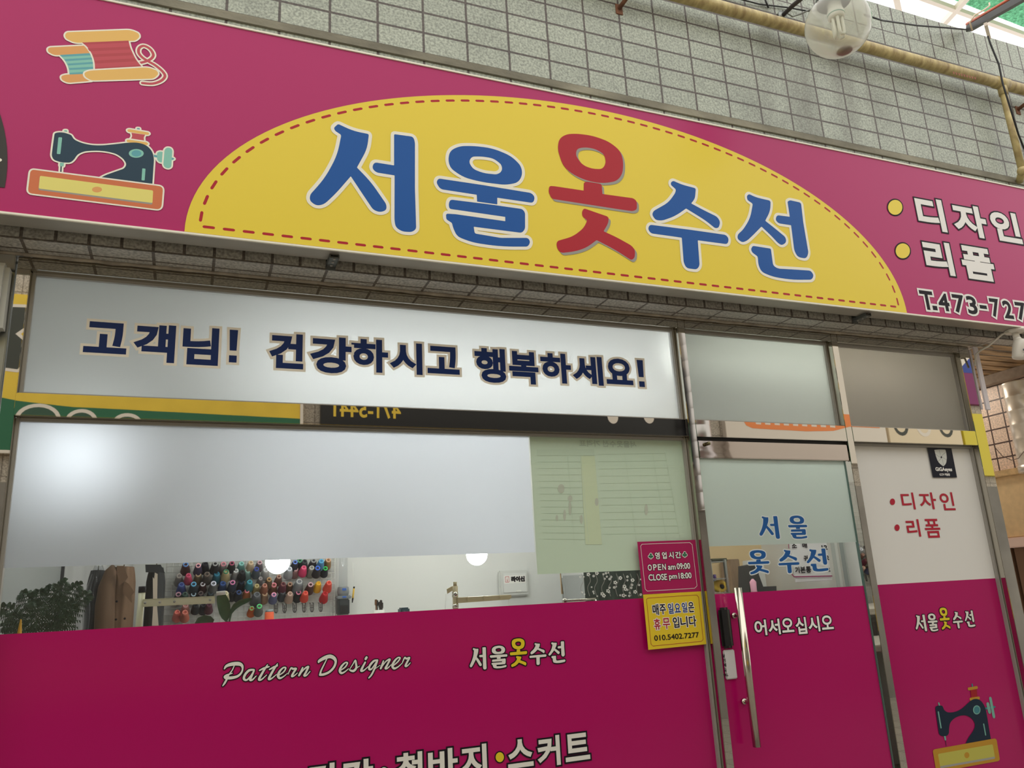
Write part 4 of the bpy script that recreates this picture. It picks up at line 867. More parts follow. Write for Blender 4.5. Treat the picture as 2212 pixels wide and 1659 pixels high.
cable('pale wire loop curling off the conduit', [at(2100, 66, 2.7), at(2095, 48, 2.68), at(2105, 33, 2.66), at(2125, 22, 2.64), at(2138, 12, 2.62), at(2137, 6, 2.62)], .005, mat('cream_cable', (214, 196, 170), rough=.5))
beam('short pale strut under the conduit at the right', at(2129, 52, 2.6), at(2137, 82, 2.75), .009, .009)
gnet = mat('green_netting', (120, 206, 160), rough=.8, noise=.45, nscale=45, bump=.6, bscale=60, k=1.0, ncol=(70, 150, 104))
m = MB(aw(2150, 10)); qs = [atZ(px_, py_, RZ + .12) for px_, py_ in ((2020, -16), (2240, 70), (2420, 60), (2420, -160), (2000, -160))]
nn = len(qs); m.add(qs + [q + Vector((0, 0, .02)) for q in qs], [tuple(range(nn)), tuple(reversed(range(nn, 2 * nn)))] + [(i, nn + i, nn + (i + 1) % nn, (i + 1) % nn) for i in range(nn)], gnet)
o = m.build('roof_netting'); o.location = aw(2150, 10); tag(o, 'green netting stretched over the arcade roof at the top right corner', 'netting')

# CCTV camera under the sign
cp = Vector((1.4885 * 2.745, Y(2.745), SZ0 - .002))
cc = thing('cctv_camera', cp, 'white security camera hanging under the right end of the shop sign', 'camera')
WPL = mat('camera_white', (214, 208, 196), rough=.35)
m = MB(cp); m.lathe([(0, 0), (.05, 0), (.052, -.008), (.046, -.016), (.02, -.018), (0, -.018)], WPL, Matrix.Translation(cp), 24); m.build('base_plate', cc)
m = MB(cp); m.tube([cp + Vector((0, 0, -.015)), cp + Vector((.002, -.002, -.05))], .0165, WPL, 14); m.sphere(cp + Vector((.003, -.003, -.055)), .02, WPL, 16, 10); m.build('ball_joint', cc)
bt = Matrix.Translation(cp + Vector((.016, -.01, -.052))) @ Matrix.Rotation(math.radians(8), 4, 'Y') @ Matrix.Rotation(math.radians(12), 4, 'X')
m = MB(cp); m.lathe([(0, .0), (.023, -.002), (.032, -.012), (.035, -.045), (.033, -.10), (.029, -.111), (0, -.113)], WPL, bt, 24); bd = m.build('camera_body', cc)
m = MB(cp)
for x0, x1, z0, z1 in ((-.022, -.006, -.072, -.062), (-.003, .012, -.074, -.062), (-.020, -.016, -.084, -.081), (-.012, .010, -.098, -.095)):
    m.add([bt @ Vector((x, -.0365, z)) for x, z in ((x0, z0), (x1, z0), (x1, z1), (x0, z1))], [(0, 1, 2, 3)], mat('label_dark', (70, 72, 80), rough=.5))
m.build('rating_label', cc)
cable('cream cable running from the security camera to the white trunking', [cp + Vector((-.03, .0, -.012)), at(2165, 722, 2.76), at(2135, 748, 2.83), at(2118, 757, 2.88), at(2108, 766, 2.92), at(2106, 790, 2.935)], .0055, mat('camera_cable', (206, 200, 186), rough=.5))
tx = 4.012
t = thing('cable_trunking', (tx, Y(2.95), 2.36), 'white plastic cable trunking hanging open beside the right steel post', 'trunking')
m = MB(t.location); TRK = mat('trunking_white', (205, 198, 200), rough=.45)
m.bbox((P31 + .002, Y(2.95), 2.36), (P31 + .012, Y(2.975), 2.70), TRK, .002); m.build('channel', t)
m = MB(t.location); m.bbox((P31 + .016, Y(2.935), 2.355), (P31 + .05, Y(2.945), 2.715), TRK, .002, Matrix.Translation((0, 0, 0))); m.build('cover', t)

# unit box, grey panel left of the shop front
ac = thing('wall_unit', (-.80, Y(2.95), 2.44), 'pale grey louvred unit box at the left edge beside the steel post', 'air conditioner')
LG = mat('unit_grey', (186, 186, 178), rough=.5)
ax0, ax1, az0, az1 = -1.25, -.598, 1.5 + .315 * 2.95, 1.5 + .398 * 2.95
m = MB(ac.location); m.bbox((ax0, Y(2.90), az0), (ax1, Y(2.97), az1), LG, .015); cas = m.build('casing', ac)
for k in range(5):
    m = MB(ac.location); z = az0 + .03 + k * .038; m.bbox((ax0 + .03, Y(2.893), z), (ax1 - .028, Y(2.90), z + .033), mat('unit_white', (206, 205, 198), rough=.5), .003); m.build('louvre', cas)
m = MB(); m.bbox((-4, Y(2.965), 0), (-.592, Y(3.0), ZS - .006), steel('grey_steel_panel', (150, 152, 150), rough=.35), .003); tag(m.build('wall_neighbour'), 'dull grey metal panel left of the shop front', 'wall', kind='structure')
m = MB(); m.bbox((-4, Y(2.945), ZS - .06), (-.592, Y(2.965), ZS - .004), STEELB, .002); tag(m.build('trim_16'), 'steel head rail over the grey panel at the far left', 'rail', kind='structure')

# passage at the right end: slatted ceiling, tiled side wall, duct
SL = mat('slat_wood', (176, 146, 106), rough=.5, noise=.35, nscale=9, stretch=(.5, 3, 1), ncol=(92, 70, 48))
m = MB()
y = YW + .09
while y < .62:
    m.bbox((P31 + .09 if y > -.1 else 3.9, y, ZS - .002), (6.2, y + .074, ZS + .03), SL, .004); y += .084
m.box((3.9, YW + .08, ZS + .03), (6.2, 4.0, ZS + .04), mat('slat_gap', (40, 32, 26), rough=.8))
tag(m.build('ceiling_passage'), 'brown slatted passage ceiling at the right edge', 'ceiling', kind='structure')
nt_ = tile_mat('neighbour_tiles', (1, 2), .1, 2.11, .105, .0925, '#dcc4b2', '#e4ccba', '#4e3a34', mortar=.005, speck=.25, bump=.6)
NX = 4.80
m = MB(); m.add([(NX, -.12, 2.11), (NX, 4, 2.11), (NX, 4, ZS - .003), (NX, -.12, ZS - .003)], [(3, 2, 1, 0)], nt_); m.add([(NX, -.12, 0), (NX, 4, 0), (NX, 4, 2.11), (NX, -.12, 2.11)], [(3, 2, 1, 0)], mat('neighbour_plaster', (176, 150, 120), rough=.8, noise=.12))
m.add([(NX, -.12, 0), (NX, -.12, ZS - .003), (9, -.12, ZS - .003), (9, -.12, 0)], [(0, 1, 2, 3)], nt_)
tag(m.build('wall_passage'), 'pinkish tiled side wall of the passage at the right edge', 'wall', kind='structure')
m = MB(); m.bbox((NX - .07, -.2, ZS - .062), (NX + .0, 4, ZS - .002), mat('beam_tile', (140, 124, 108), rough=.7, noise=.15), .003); tag(m.build('trim_17'), 'tiled beam edge where the slatted ceiling meets the side wall', 'beam', kind='structure')
rb = thing('shutter_box', (NX - .06, .3, 1.70), 'cream metal shutter box on the side wall at the right edge', 'shutter')
m = MB(rb.location); m.bbox((NX - .05, -.1, 1.70), (NX - .002, 1.6, 2.08), mat('shutter_cream', (222, 192, 146), rough=.5, noise=.06), .006); m.build('cover', rb)
m = MB(rb.location); m.bbox((NX - .08, -.1, 2.075), (NX - .002, 1.6, 2.115), mat('shutter_ledge', (196, 164, 118), rough=.7, noise=.2), .004); m.build('top_ledge', rb)
m = MB(rb.location); m.bbox((NX - .09, -.1, 1.64), (NX - .002, 1.6, 1.70), mat('shutter_rail', (226, 196, 182), rough=.5), .006); m.build('bottom_rail', rb)
m = MB(rb.location)
for k in range(18): m.bbox((NX - .04, -.1 + k * .09, .1), (NX - .002, -.03 + k * .09, 1.64), mat('shutter_brown', (112, 84, 62), rough=.6), .004)
m.build('slats', rb)
dx, dy = 4.62, .16
du = thing('vent_duct', (dx, dy, 1.9), 'shiny spiral ventilation duct standing against the side wall at the right edge', 'duct')
m = MB(du.location); DU = mat('duct_foil', (226, 216, 202), rough=.35, metal=.55, k=1.0, bump=.15, bscale=12); prof = []
z = 2.08
while z < ZS - .075: prof += [(.085, z), (.088, z + .006), (.085, z + .012)]; z += .085
m.lathe(prof, DU, Matrix.Translation((dx, dy, 0)), 28); m.build('duct_pipe', du)
m = MB(du.location); m.lathe([(.088, 2.06), (.093, 2.06), (.093, 2.1), (.088, 2.1)], DU, Matrix.Translation((dx, dy, 0)), 28); m.tube([(dx, dy, 2.09), (dx - .004, dy - .02, 2.0), (dx - .01, dy - .06, 1.93), (dx - .012, dy - .14, 1.9)], .072, mat('duct_elbow', (170, 150, 130), rough=.4), 20); m.build('duct_elbow', du)
cable('thin wire looping from the steel post to the duct elbow', [at(2148, 965, 2.97), at(2165, 985, 3.05), at(2185, 994, 3.1), at(2200, 990, 3.1), at(2212, 975, 3.1)], .0022, mat('thin_wire', (110, 90, 78), rough=.6))

# ================================================================== ACROSS THE STREET (seen only as reflections in the steel and the glass)
YO = -5.5; SO = YO + .08
def rf(px, py, Dm=2.955):
    d = ray(px, py); k = (Dm + (Y(Dm) - SO)) / d.y; return Vector((d.x * k, 1.5 + d.z * k))
OW = tile_mat('opposite_wall', (0, 2), 0, 0, .4, .2, '#b0a89c', '#b8b0a4', '#857c72', bump=.3, rough=.6)
m = MB(); m.add([(-12, YO, 2.75), (16, YO, 2.75), (16, YO, 5.3), (-12, YO, 5.3)], [(3, 2, 1, 0)], OW); m.add([(-12, YO, 0), (16, YO, 0), (16, YO, 2.75), (-12, YO, 2.75)], [(3, 2, 1, 0)], mat('opposite_shutters', (132, 128, 122), rough=.6, noise=.3, nscale=1.2))
m.add([(-12, YO, 5.3), (16, YO, 5.3), (16, YO - 3, 5.3), (-12, YO - 3, 5.3)], [(0, 1, 2, 3)], OW)
tag(m.build('wall_opposite'), 'row of shop fronts across the street', 'wall', kind='structure')
class Far(Flat):
    def P(s, x, y): return rf(x, y)
    def v3(s, q): return (q[0], SO + .002, q[1])
def board(name, x0, x1, z0, z1, mt, lab, cat='sign'):
    t = thing(name, ((x0 + x1) / 2, SO, z0), lab, cat); m = MB(t.location); m.bbox((x0, YO, z0), (x1, SO, z1), mt, .004); m.build('sign_box', t); return t
gx1 = rf(648, 905).x
SGN = mat('far_green', (40, 104, 74), rough=.5); SYL = mat('far_yellow', (226, 194, 66), rough=.5, noise=.06, nscale=4); SDK = mat('far_dark', (58, 62, 56), rough=.5); SWH = mat('far_white', (224, 216, 206), rough=.5)
t = board('street_sign', -3.4, gx1, 3.016, 4.55, SYL, 'yellow and green shop sign across the street, mirrored in the left transom')
F = Far(0); pts = [rf(39, 866), rf(160, 879.7), rf(300, 886.5), rf(648, 904.5)]
F.fill([[Vector((-3.4, pts[0].y + .25)), Vector((-2.2, pts[0].y + .14))] + pts + [Vector((gx1, 3.03)), Vector((-3.4, 3.03))]], SGN, 1)
for cx, cz, rx_, rz_ in ((82, 905, .17, .13), (176, 910, .12, .10), (275, 914, .11, .08)):
    c = rf(cx, cz); lp = [Vector((c.x + rx_ * math.cos(k * math.pi / 12), c.y + rz_ * math.sin(k * math.pi / 12))) for k in range(24)]
    F.fill([lp], mat('far_dark_green', (52, 84, 68), rough=.5), 3); F.outline([lp], .017, SWH, 4)
for k in range(5):
    x = -3.0 + k * .95; lp = [Vector(v) for v in ((x, 3.85), (x + .5, 3.8), (x + .62, 4.0), (x + .45, 4.15), (x + .6, 4.3), (x + .55, 4.42), (x + .1, 4.4), (x + .2, 4.12))]
    F.fill([lp], SDK, 3); F.outline([lp], .03, SWH, 2)
F.build('sign_print', t)
m = MB(t.location); m.bbox((-3.44, SO - .01, 3.0), (gx1 + .03, SO + .015, 3.03), SWH, .003); m.bbox((gx1, SO - .01, 3.0), (gx1 + .03, SO + .015, 4.56), SWH, .003); m.build('edge_trim', t)
bx0, bx1 = rf(693, 900).x, rf(1482, 925).x
t = board('street_sign', bx0, bx1, 3.0, 4.3, mat('far_black', (26, 26, 28), rough=.3), 'black shop sign with a yellow phone number across the street, mirrored in the transom')
F = Far(0); a, b = rf(866, 885), rf(720, 898)
F.text_at('471-5441', b.x, a.x, b.y - .01, b.y + .17, SYL, 2, .004, None, True); F.build('phone_number', t)
F = Far(0)
for px in (1324, 1402): 
    c = rf(px, 904); lp = [Vector((c.x + .075 * math.cos(k * math.pi / 8), c.y + .02 + .085 * math.sin(k * math.pi / 8))) for k in range(16)]; F.fill([lp], SWH, 2); F.build('letter', t)
wx0 = rf(1568, 925).x
t = board('street_sign', wx0, 9.2, 3.05, 5.2, SWH, 'white sign with an orange ribbon across the street, mirrored over the door')
OR = mat('far_orange', (236, 138, 74), rough=.5)
F = Far(0); F.fill([[rf(1605, 880), rf(1604, 906), rf(1612, 919), rf(1625, 925), rf(1740, 932), rf(1800, 931), rf(1836, 922), rf(1900, 925), rf(1905, 900), rf(1750, 890)]], OR, 1)
for k in range(9): x = 1632 + k * 20; F.fill([[rf(x, 905 + k), rf(x + 12, 906 + k), rf(x + 12, 917 + k * .9), rf(x + 1, 916 + k * .9)]], SWH, 2)
F.build('orange_ribbon', t)
t = board('street_sign', 9.25, 10.7, 3.05, 5.0, mat('far_cream', (224, 208, 180), rough=.5), 'cream shop sign with round letters across the street, mirrored at the right')
F = Far(0)
for k in range(3):
    lp = [Vector((9.5 + k * .45 + .12 * math.cos(j * math.pi / 8), 3.62 + .13 * math.sin(j * math.pi / 8))) for j in range(16)]; F.outline([lp], .025, SDK if k != 1 else SWH, 2); F.build('letter', t)
t = board('street_sign', 10.75, 12.2, 4.0, 5.2, mat('far_purple', (122, 34, 96), rough=.5), 'purple sign with a blue mark across the street, mirrored in the right post')
F = Far(0); FB = mat('far_blue', (36, 62, 150), rough=.5); F.fill([[Vector(v) for v in ((10.8, 4.5), (11.6, 4.5), (11.6, 5.1), (10.8, 5.1))]], FB, 1)
F.edges([((Vector((10.8, 4.5)), 1), (Vector((11.6, 5.1)), 1)), ((Vector((10.8, 5.1)), 1), (Vector((11.6, 4.5)), 1)), ((Vector((10.8, 4.8)), 1), (Vector((11.6, 4.8)), 1))], .045, SWH, 2); F.build('mark', t)
t = board('street_sign', 10.75, 12.2, 2.9, 3.85, mat('far_lemon', (212, 196, 60), rough=.5), 'lemon yellow shop sign across the street, mirrored low in the right post')
px0 = 5.92
t = thing('street_duct', (px0, YO + .2, 2.6), 'silver segmented duct across the street, mirrored in the post beside the door', 'duct'); m = MB(t.location); prof = []
z = 2.4
while z < 5.2: prof += [(.15, z), (.145, z + .01), (.15, z + .02)]; z += .21
m.lathe(prof, steel('far_duct', (205, 202, 204), rough=.3), Matrix.Translation((px0, YO + .2, 0)), 24); m.build('duct_pipe', t)
t = thing('street_awning', (0, YO, 2.1), 'yellow stall board across the street, mirrored low in the clear glass', 'board'); m = MB(t.location); m.bbox((-3, YO + .002, .85), (3.2, YO + .25, 1.28), mat('stall_yellow', (206, 172, 40), rough=.6), .01); m.build('board', t)

t = thing('assumed_passage_lamp', (4.4, .75, ZS - .006), 'assumed round warm ceiling lamp in the passage, out of sight behind the right steel post', 'lamp')  # unseen lamp, assumed from warm glints on slats and duct, added to brighten the tiles
m = MB(t.location); m.lathe([(0, -.05), (.08, -.045), (.11, -.02), (.115, 0)], mat('assumed_passage_glow', (255, 238, 222), k=1.0, emit=22.0), Matrix.Translation((4.4, .75, ZS - .006)), 20); m.build('diffuser', t)

# ================================================================== INSIDE THE SHOP
LAMP = mat('lamp_glow', (248, 250, 255), k=1.0, emit=22.0)
def pendant(c, lab):
    t = thing('pendant_lamp', c, lab, 'lamp', 'round pendant lamps in the workroom'); c = Vector(c)
    m = MB(c); m.sphere(c, .066, LAMP, 24, 14); m.build('globe', t)
    m = MB(c); m.lathe([(.022, .062), (.022, .09), (.012, .1), (0, .1)], PLASTIC, Matrix.Translation(c), 14); m.build('socket', t)
    m = MB(c); m.tube([c + Vector((0, 0, .1)), (c.x, c.y, 2.72)], .004, PLASTIC, 6); m.build('cord', t)
pendant(EYE + ray(600, 1213) * (4.6 / ray(600, 1213).y), 'glowing round pendant lamp in front of the thread rack')
pendant(EYE + ray(1030, 1198) * (4.8 / ray(1030, 1198).y), 'glowing round pendant lamp left of the breaker box')
pendant(EYE + ray(172, 990) * (3.75 / ray(172, 990).y), 'pendant lamp glowing through the left of the frosted film')
for i, (y, xa, xb) in enumerate(((.9, .2, 2.6), (1.9, .2, 2.4), (.42, 2.3, 3.9))):
    t = thing('unseen_tube_light', ((xa + xb) / 2, y, 2.72), ('assumed slim ceiling tube light near the main window', 'assumed slim ceiling tube light near the back wall', 'added slim tube light just inside the door, brightening the price board')[i], 'lamp', 'assumed or added ceiling tube lights')  # unseen fixtures; first two assumed from bright lines mirrored in the transom
    m = MB(t.location); m.bbox((xa, y - .03, 2.695), (xb, y + .03, 2.72), PLASTIC, .004); m.build('housing', t)
    m = MB(t.location); m.tube([(xa + .05, y, 2.682), (xb - .05, y, 2.682)], .013, mat('assumed_tube_glow', (250, 252, 255), k=1.0, emit=30.0) if i < 2 else mat('added_tube_glow', (255, 250, 242), k=1.0, emit=80.0), 10); m.build('tube', t)  # third, brighter tube is added to light the board and wall behind the door

# thread grid and cones
WIRE = mat('white_wire', (206, 206, 200), rough=.4, metal=.2)
yg = YB - .03
t = thing('wire_grid', (.42, yg, 1.1), 'white wire grid panel on the back wall holding the thread cones', 'rack')
m = MB(t.location); gx0_, gx1_ = -.105, .925
k = 0
while gx0_ + k * .036 <= gx1_: x = gx0_ + k * .036; m.tube([(x, yg, 1.0), (x, yg, 2.35)], .0024, WIRE, 5); k += 1
k = 0
while 1.0 + k * .036 <= 2.35: z = 1.0 + k * .036; m.tube([(gx0_, yg - .004, z), (gx1_, yg - .004, z)], .0024, WIRE, 5); k += 1
m.build('mesh_wires', t)
m = MB(t.location); m.tube([(gx0_, yg, 1.0), (gx1_, yg, 1.0), (gx1_, yg, 2.35), (gx0_, yg, 2.35), (gx0_, yg, 1.0)], .005, WIRE, 6); m.build('border_frame', t)
for sx, a in ((-.1, 0),): pass
G5 = 2212 / 400
CONES = [  # (tip x, tip y in the crop, thread colour, tip colour, words)
 ('top row', [(228, 215, '#4a2a2a', '#6a9ad8', 'maroon', 'blue'), (378, 228, '#342a44', '#f0b0b8', 'dark purple', 'pink'), (460, 205, '#1a1a26', '#26262e', 'black', 'black'), (580, 205, '#1c1c20', '#a0a0a0', 'black', 'grey'), (678, 210, '#8a7f80', '#e090a0', 'mauve grey', 'rose'), (780, 200, '#1c1e20', '#b05070', 'black', 'plum'), (893, 205, '#6a9c96', '#90d0c8', 'sea green', 'mint'), (1005, 195, '#b09a80', '#d8c0a0', 'sand', 'cream'), (1112, 192, '#6a6065', '#c8a0a8', 'grey mauve', 'pale pink'),
   (1537, 187, '#262a34', '#7090e0', 'charcoal', 'bright blue'), (1592, 168, '#283038', '#60b080', 'slate', 'green'), (1650, 182, '#24282c', '#34383c', 'charcoal', 'charcoal'), (1757, 168, '#3a3a40', '#aaaaaa', 'dark grey', 'grey'), (1850, 175, '#4278a0', '#60b8e0', 'sky blue', 'pale blue'), (1932, 162, '#8a6a40', '#e0b090', 'bronze', 'peach')]),
 ('second row', [(150, 352, '#76726e', '#a8a098', 'grey', 'grey'), (260, 345, '#b03a58', '#d85078', 'raspberry', 'raspberry'), (378, 335, '#76694f', '#c8b090', 'khaki', 'beige'), (482, 332, '#443e3a', '#6a5a50', 'dark brown', 'brown'), (600, 328, '#28687a', '#3a90b0', 'teal', 'teal'), (710, 300, '#a89870', '#3a7a58', 'tan', 'green'), (828, 290, '#9a9a98', '#e0e0e0', 'light grey', 'white'), (905, 305, '#15171a', '#222226', 'black', 'black'), (970, 288, '#84a49e', '#b0d8cc', 'pale green', 'mint'), (1075, 270, '#444c54', '#3a4aa0', 'slate', 'royal blue'), (1185, 280, '#b0b0ae', '#e0e0e0', 'white grey', 'white'), (1468, 268, '#94989c', '#e0e4f0', 'silver', 'white'), (1543, 270, '#9a7474', '#e8c0c0', 'dusty pink', 'pale pink'), (1640, 250, '#cc3868', '#f07090', 'hot pink', 'pink'), (1735, 255, '#8a8a80', '#d0d0c8', 'stone grey', 'white'), (1805, 258, '#2c2c30', '#4070e0', 'black', 'bright blue'), (1897, 262, '#1c2630', '#40d060', 'black', 'bright green')]),
 ('middle row', [(1122, 382, '#7a7678', '#a8a0a0', 'small grey', 'grey'), (1225, 394, '#5a4834', '#b89060', 'brown', 'tan'), (1343, 360, '#745248', '#c09888', 'cocoa', 'beige'), (1585, 420, '#74787c', '#a8a8a8', 'broad grey', 'grey')]),
 ('third row', [(178, 455, '#44549a', '#6078b8', 'blue', 'blue'), (322, 450, '#26323a', '#60a8d0', 'dark teal', 'sky blue'), (432, 450, '#442426', '#e8e8f8', 'wine', 'white'), (560, 442, '#565858', '#d8d8e8', 'grey', 'white'), (672, 440, '#28406a', '#3a60a8', 'navy', 'blue'), (788, 430, '#222c40', '#d080a8', 'navy', 'orchid'), (895, 425, '#141c26', '#182840', 'black', 'navy'), (992, 425, '#286872', '#3a98a8', 'teal', 'teal'), (1078, 470, '#9a8858', '#d8c890', 'straw', 'cream'), (1172, 465, '#865440', '#c08878', 'chestnut', 'peach'), (1282, 460, '#764a38', '#f090a0', 'brown', 'pink'), (1393, 450, '#542030', '#704040', 'burgundy', 'brown'), (1475, 450, '#543826', '#c8a088', 'dark brown', 'beige'), (1720, 455, '#442a24', '#c8a0a8', 'dark brown', 'pink'), (1815, 440, '#dca422', '#f0c030', 'yellow', 'yellow'), (1940, 435, '#c04030', '#e06050', 'orange red', 'coral')]),
 ('fourth row', [(140, 572, '#262a34', '#d0a0b0', 'charcoal', 'pink'), (218, 570, '#243a32', '#405850', 'dark green', 'green'), (322, 570, '#181c20', '#c8e0f0', 'black', 'white'), (407, 560, '#201e20', '#504040', 'black', 'brown'), (525, 555, '#242c30', '#405058', 'charcoal', 'slate'), (705, 560, '#bcb492', '#e0d8b8', 'cream', 'cream'), (790, 543, '#1e2024', '#282a2e', 'black', 'black'), (863, 548, '#141820', '#304878', 'black', 'navy'), (960, 530, '#94582e', '#f08898', 'rust brown', 'pink'), (1078, 575, '#505256', '#686a6e', 'large grey', 'grey'), (1172, 565, '#8a6c56', '#c0a080', 'beige brown', 'beige'), (1282, 575, '#545876', '#f0a0c0', 'lavender grey', 'pink'), (1388, 545, '#383c42', '#50545a', 'dark grey', 'grey'), (1475, 565, '#967e70', '#c8a898', 'taupe', 'beige'), (1577, 548, '#24282a', '#f090b0', 'black', 'pink'), (1660, 555, '#bc3e2e', '#e06050', 'red', 'coral'), (1895, 560, '#b02028', '#c83038', 'crimson', 'red')]),
 ('bottom row', [(225, 705, '#b07a70', '#d0a0a0', 'dusty rose', 'rose'), (345, 702, '#181c20', '#22262a', 'black', 'black'), (440, 700, '#20202c', '#30303a', 'charcoal', 'charcoal'), (507, 697, '#4a2030', '#5a3040', 'burgundy', 'burgundy'), (125, 785, '#dc7068', '#f08878', 'salmon', 'salmon'), (218, 787, '#b4604e', '#d88070', 'terracotta', 'salmon'), (1018, 738, '#ac5020', '#90c080', 'orange brown', 'green'), (1108, 715, '#545652', '#60d080', 'grey', 'bright green')])]
AX = Vector((0, -math.cos(math.radians(27)), math.sin(math.radians(27))))
def cone_parts(parent, c, body, tip, sc):
    q = AX.to_track_quat('Z', 'Y').to_matrix().to_4x4()
    M = Matrix.Translation(c) @ q
    L, r0, r1 = .086 * sc, .028 * sc, .018 * sc
    m = MB(c); prof = [(r0 * .4, 0), (r0, .001)]
    for i in range(9): u = i / 8; prof.append((r0 + (r1 - r0) * u + (.0007 if i % 2 else 0), .004 + u * (L - .012)))
    prof += [(r1 * .8, L - .004)]; m.lathe(prof, body, M, 14); m.build('thread_body', parent)
    m = MB(c); m.lathe([(r1 * .82, L - .012), (r1 * .86, L + .002), (r1 * .55, L + .003), (r1 * .5, L - .01), (r1 * .45, L - .03), (0, L - .03)], tip, M, 12); m.build('core_tube', parent)
ORD = ['first', 'second', 'third', 'fourth', 'fifth', 'sixth', 'seventh', 'eighth', 'ninth', 'tenth', 'eleventh', 'twelfth', 'thirteenth', 'fourteenth', 'fifteenth', 'sixteenth', 'seventeenth', 'eighteenth']
for row, lst in CONES:
    for i, (x, y, cb_, ct_, wb, wt) in enumerate(sorted(lst)):
        sc = 1.25 if wb.startswith(('large', 'broad')) else (.75 if wb.startswith('small') else random.uniform(.92, 1.06))
        D = 5.39 - .05 * (i % 2); tp = at(360 + x / G5, 1180 + y / G5, D); c = tp - AX * (.088 * sc)
        lab = '%s thread cone with a %s tip, %s from left, %s' % (wb, wt, ORD[i], row)
        t = thing('thread_cone', c, lab, 'thread cone', 'thread cones on the wire grid')
        cone_parts(t, c, mat('thread_' + cb_[1:], cb_, rough=.8), mat('tip_' + ct_[1:], ct_, rough=.5), sc)
t = thing('thread_cone', at(360 + 1225 / G5, 1180 + 860 / G5, 5.1), 'upright orange thread cone with a grey cap below the hooks', 'thread cone', 'thread cones on the wire grid'); c = t.location.copy()
m = MB(c); m.lathe([(0, 1.301 - c.z), (.03, 1.301 - c.z), (.026, .03), (.024, .036), (0, .036)], mat('thread_orange', (214, 92, 58), rough=.8), Matrix.Translation(c), 16); m.build('thread_body', t)
m = MB(c); m.lathe([(.022, .036), (.021, .05), (0, .051)], mat('cap_grey', (130, 140, 142), rough=.5), Matrix.Translation(c), 16); m.build('cap', t)
HK = mat('hook_black', (52, 48, 48), rough=.4)
for i, x in enumerate((1305, 1407, 1527, 1640, 1733, 1838)):
    c = at(360 + x / G5, 1180 + (745 - i * 3) / G5, 5.42)
    m = MB(c)
    for s in (-1, 1): m.tube([c + Vector((s * .010, .04, .03)), c + Vector((s * .010, 0, .028)), c + Vector((s * .010, -.01, -.012)), c + Vector((s * .006, -.012, -.024)), c + Vector((0, -.012, -.027))], .0028, HK, 6)
    m.tube([c + Vector((0, -.012, -.027)), c + Vector((0, -.006, .02))], .0026, HK, 6); m.tube([c + Vector((-.010, -.006, 0)), c + Vector((.010, -.006, 0))], .002, HK, 5)
    o = m.build('peg_hook'); o.location = c; tag(o, 'empty black peg hook, %s from the left under the thread cones' % ORD[i], 'hook', 'empty peg hooks')

# cup dispenser, pencil, pots, breaker box on / by the back wall
def wp(px, py, D=5.46): return at(px, py, D)
c = wp(740, 1300); t = thing('cup_dispenser', c, 'grey paper-cup dispenser with a clear tube on the back wall', 'cup dispenser')
DG = mat('dispenser_grey', (118, 122, 124), rough=.4); DK = mat('dispenser_dark', (52, 56, 58), rough=.4)
zc = wp(740, 1272).z; zt = wp(740, 1207).z + .1; x = wp(740, 1270).x; yy = YB - .06
m = MB(c); m.lathe([(.029, zc), (.027, zt), (.029, zt + .004)], glass_mat('clear_plastic', (.90, .91, .92), .9, 1.5), Matrix.Translation((x, yy, 0)), 18); m.build('clear_tube', t)
m = MB(c); m.lathe([(.032, zc - .055), (.04, zc - .02), (.036, zc + .01), (.03, zc + .012)], DG, Matrix.Translation((x, yy, 0)), 18); m.bbox((x - .048, yy - .045, zc - .065), (x + .048, yy + .05, zc - .045), DG, .006); m.build('collar', t)
m = MB(c); m.bbox((x - .036, yy - .04, zc - .165), (x + .036, yy + .05, zc - .065), DK, .006); m.bbox((x - .026, yy - .048, zc - .155), (x + .026, yy - .038, zc - .105), mat('dispenser_black', (34, 36, 38), rough=.3), .004); m.build('body', t)
m = MB(c); m.bbox((x - .013, yy - .050, zc - .058), (x + .013, yy - .044, zc - .048), mat('button_blue', (52, 92, 170), rough=.4), .002); m.bbox((x - .013, yy - .046, zc - .012), (x + .013, yy - .038, zc + .002), mat('button_blue', (52, 92, 170)), .001); m.build('blue_badge', t)
a, b = wp(765, 1267, 5.44), wp(761, 1302, 5.44)
t = thing('pencil', b, 'yellow and black pen hanging on a string beside the cup dispenser', 'pen')
m = MB(b); m.tube([a.lerp(b, .12), a.lerp(b, .72)], .006, mat('pencil_yellow', (214, 172, 62), rough=.4), 8); m.build('barrel', t)
m = MB(b); m.tube([a, a.lerp(b, .13)], .0055, INK, 8); m.tube([a.lerp(b, .7), b], [.006, .003], INK, 8); m.build('black_ends', t)
m = MB(b); m.tube([a, Vector((a.x, YB - .003, a.z + .16))], .0012, PLASTIC, 5); m.build('string', t)
tb = thing('work_table', (1.2, 1.7, 0), 'long work table along the back of the workroom, hidden below the magenta film', 'table')
m = MB(tb.location); TT = mat('table_top', (200, 196, 186), rough=.5); m.bbox((.12, 1.35, 1.26), (2.1, 2.40, 1.30), TT, .005); m.build('table_top', tb)
for x_ in (.16, 2.05):
    for y_ in (1.4, 2.35): m = MB(tb.location); m.bbox((x_ - .025, y_ - .025, .01), (x_ + .025, y_ + .025, 1.26), STEELB, .003); m.build('leg', tb)
c = wp(818, 1322, 5.0); t = thing('brush_pot', (c.x, c.y, 1.30), 'white pot of dark brushes on the work table', 'pot')
m = MB(t.location); m.lathe([(0, 1.30), (.032, 1.30), (.035, c.z + .012), (.031, c.z + .012), (.03, 1.32), (0, 1.32)], PLASTIC, Matrix.Translation((c.x, c.y, 0)), 18); m.build('pot', t)
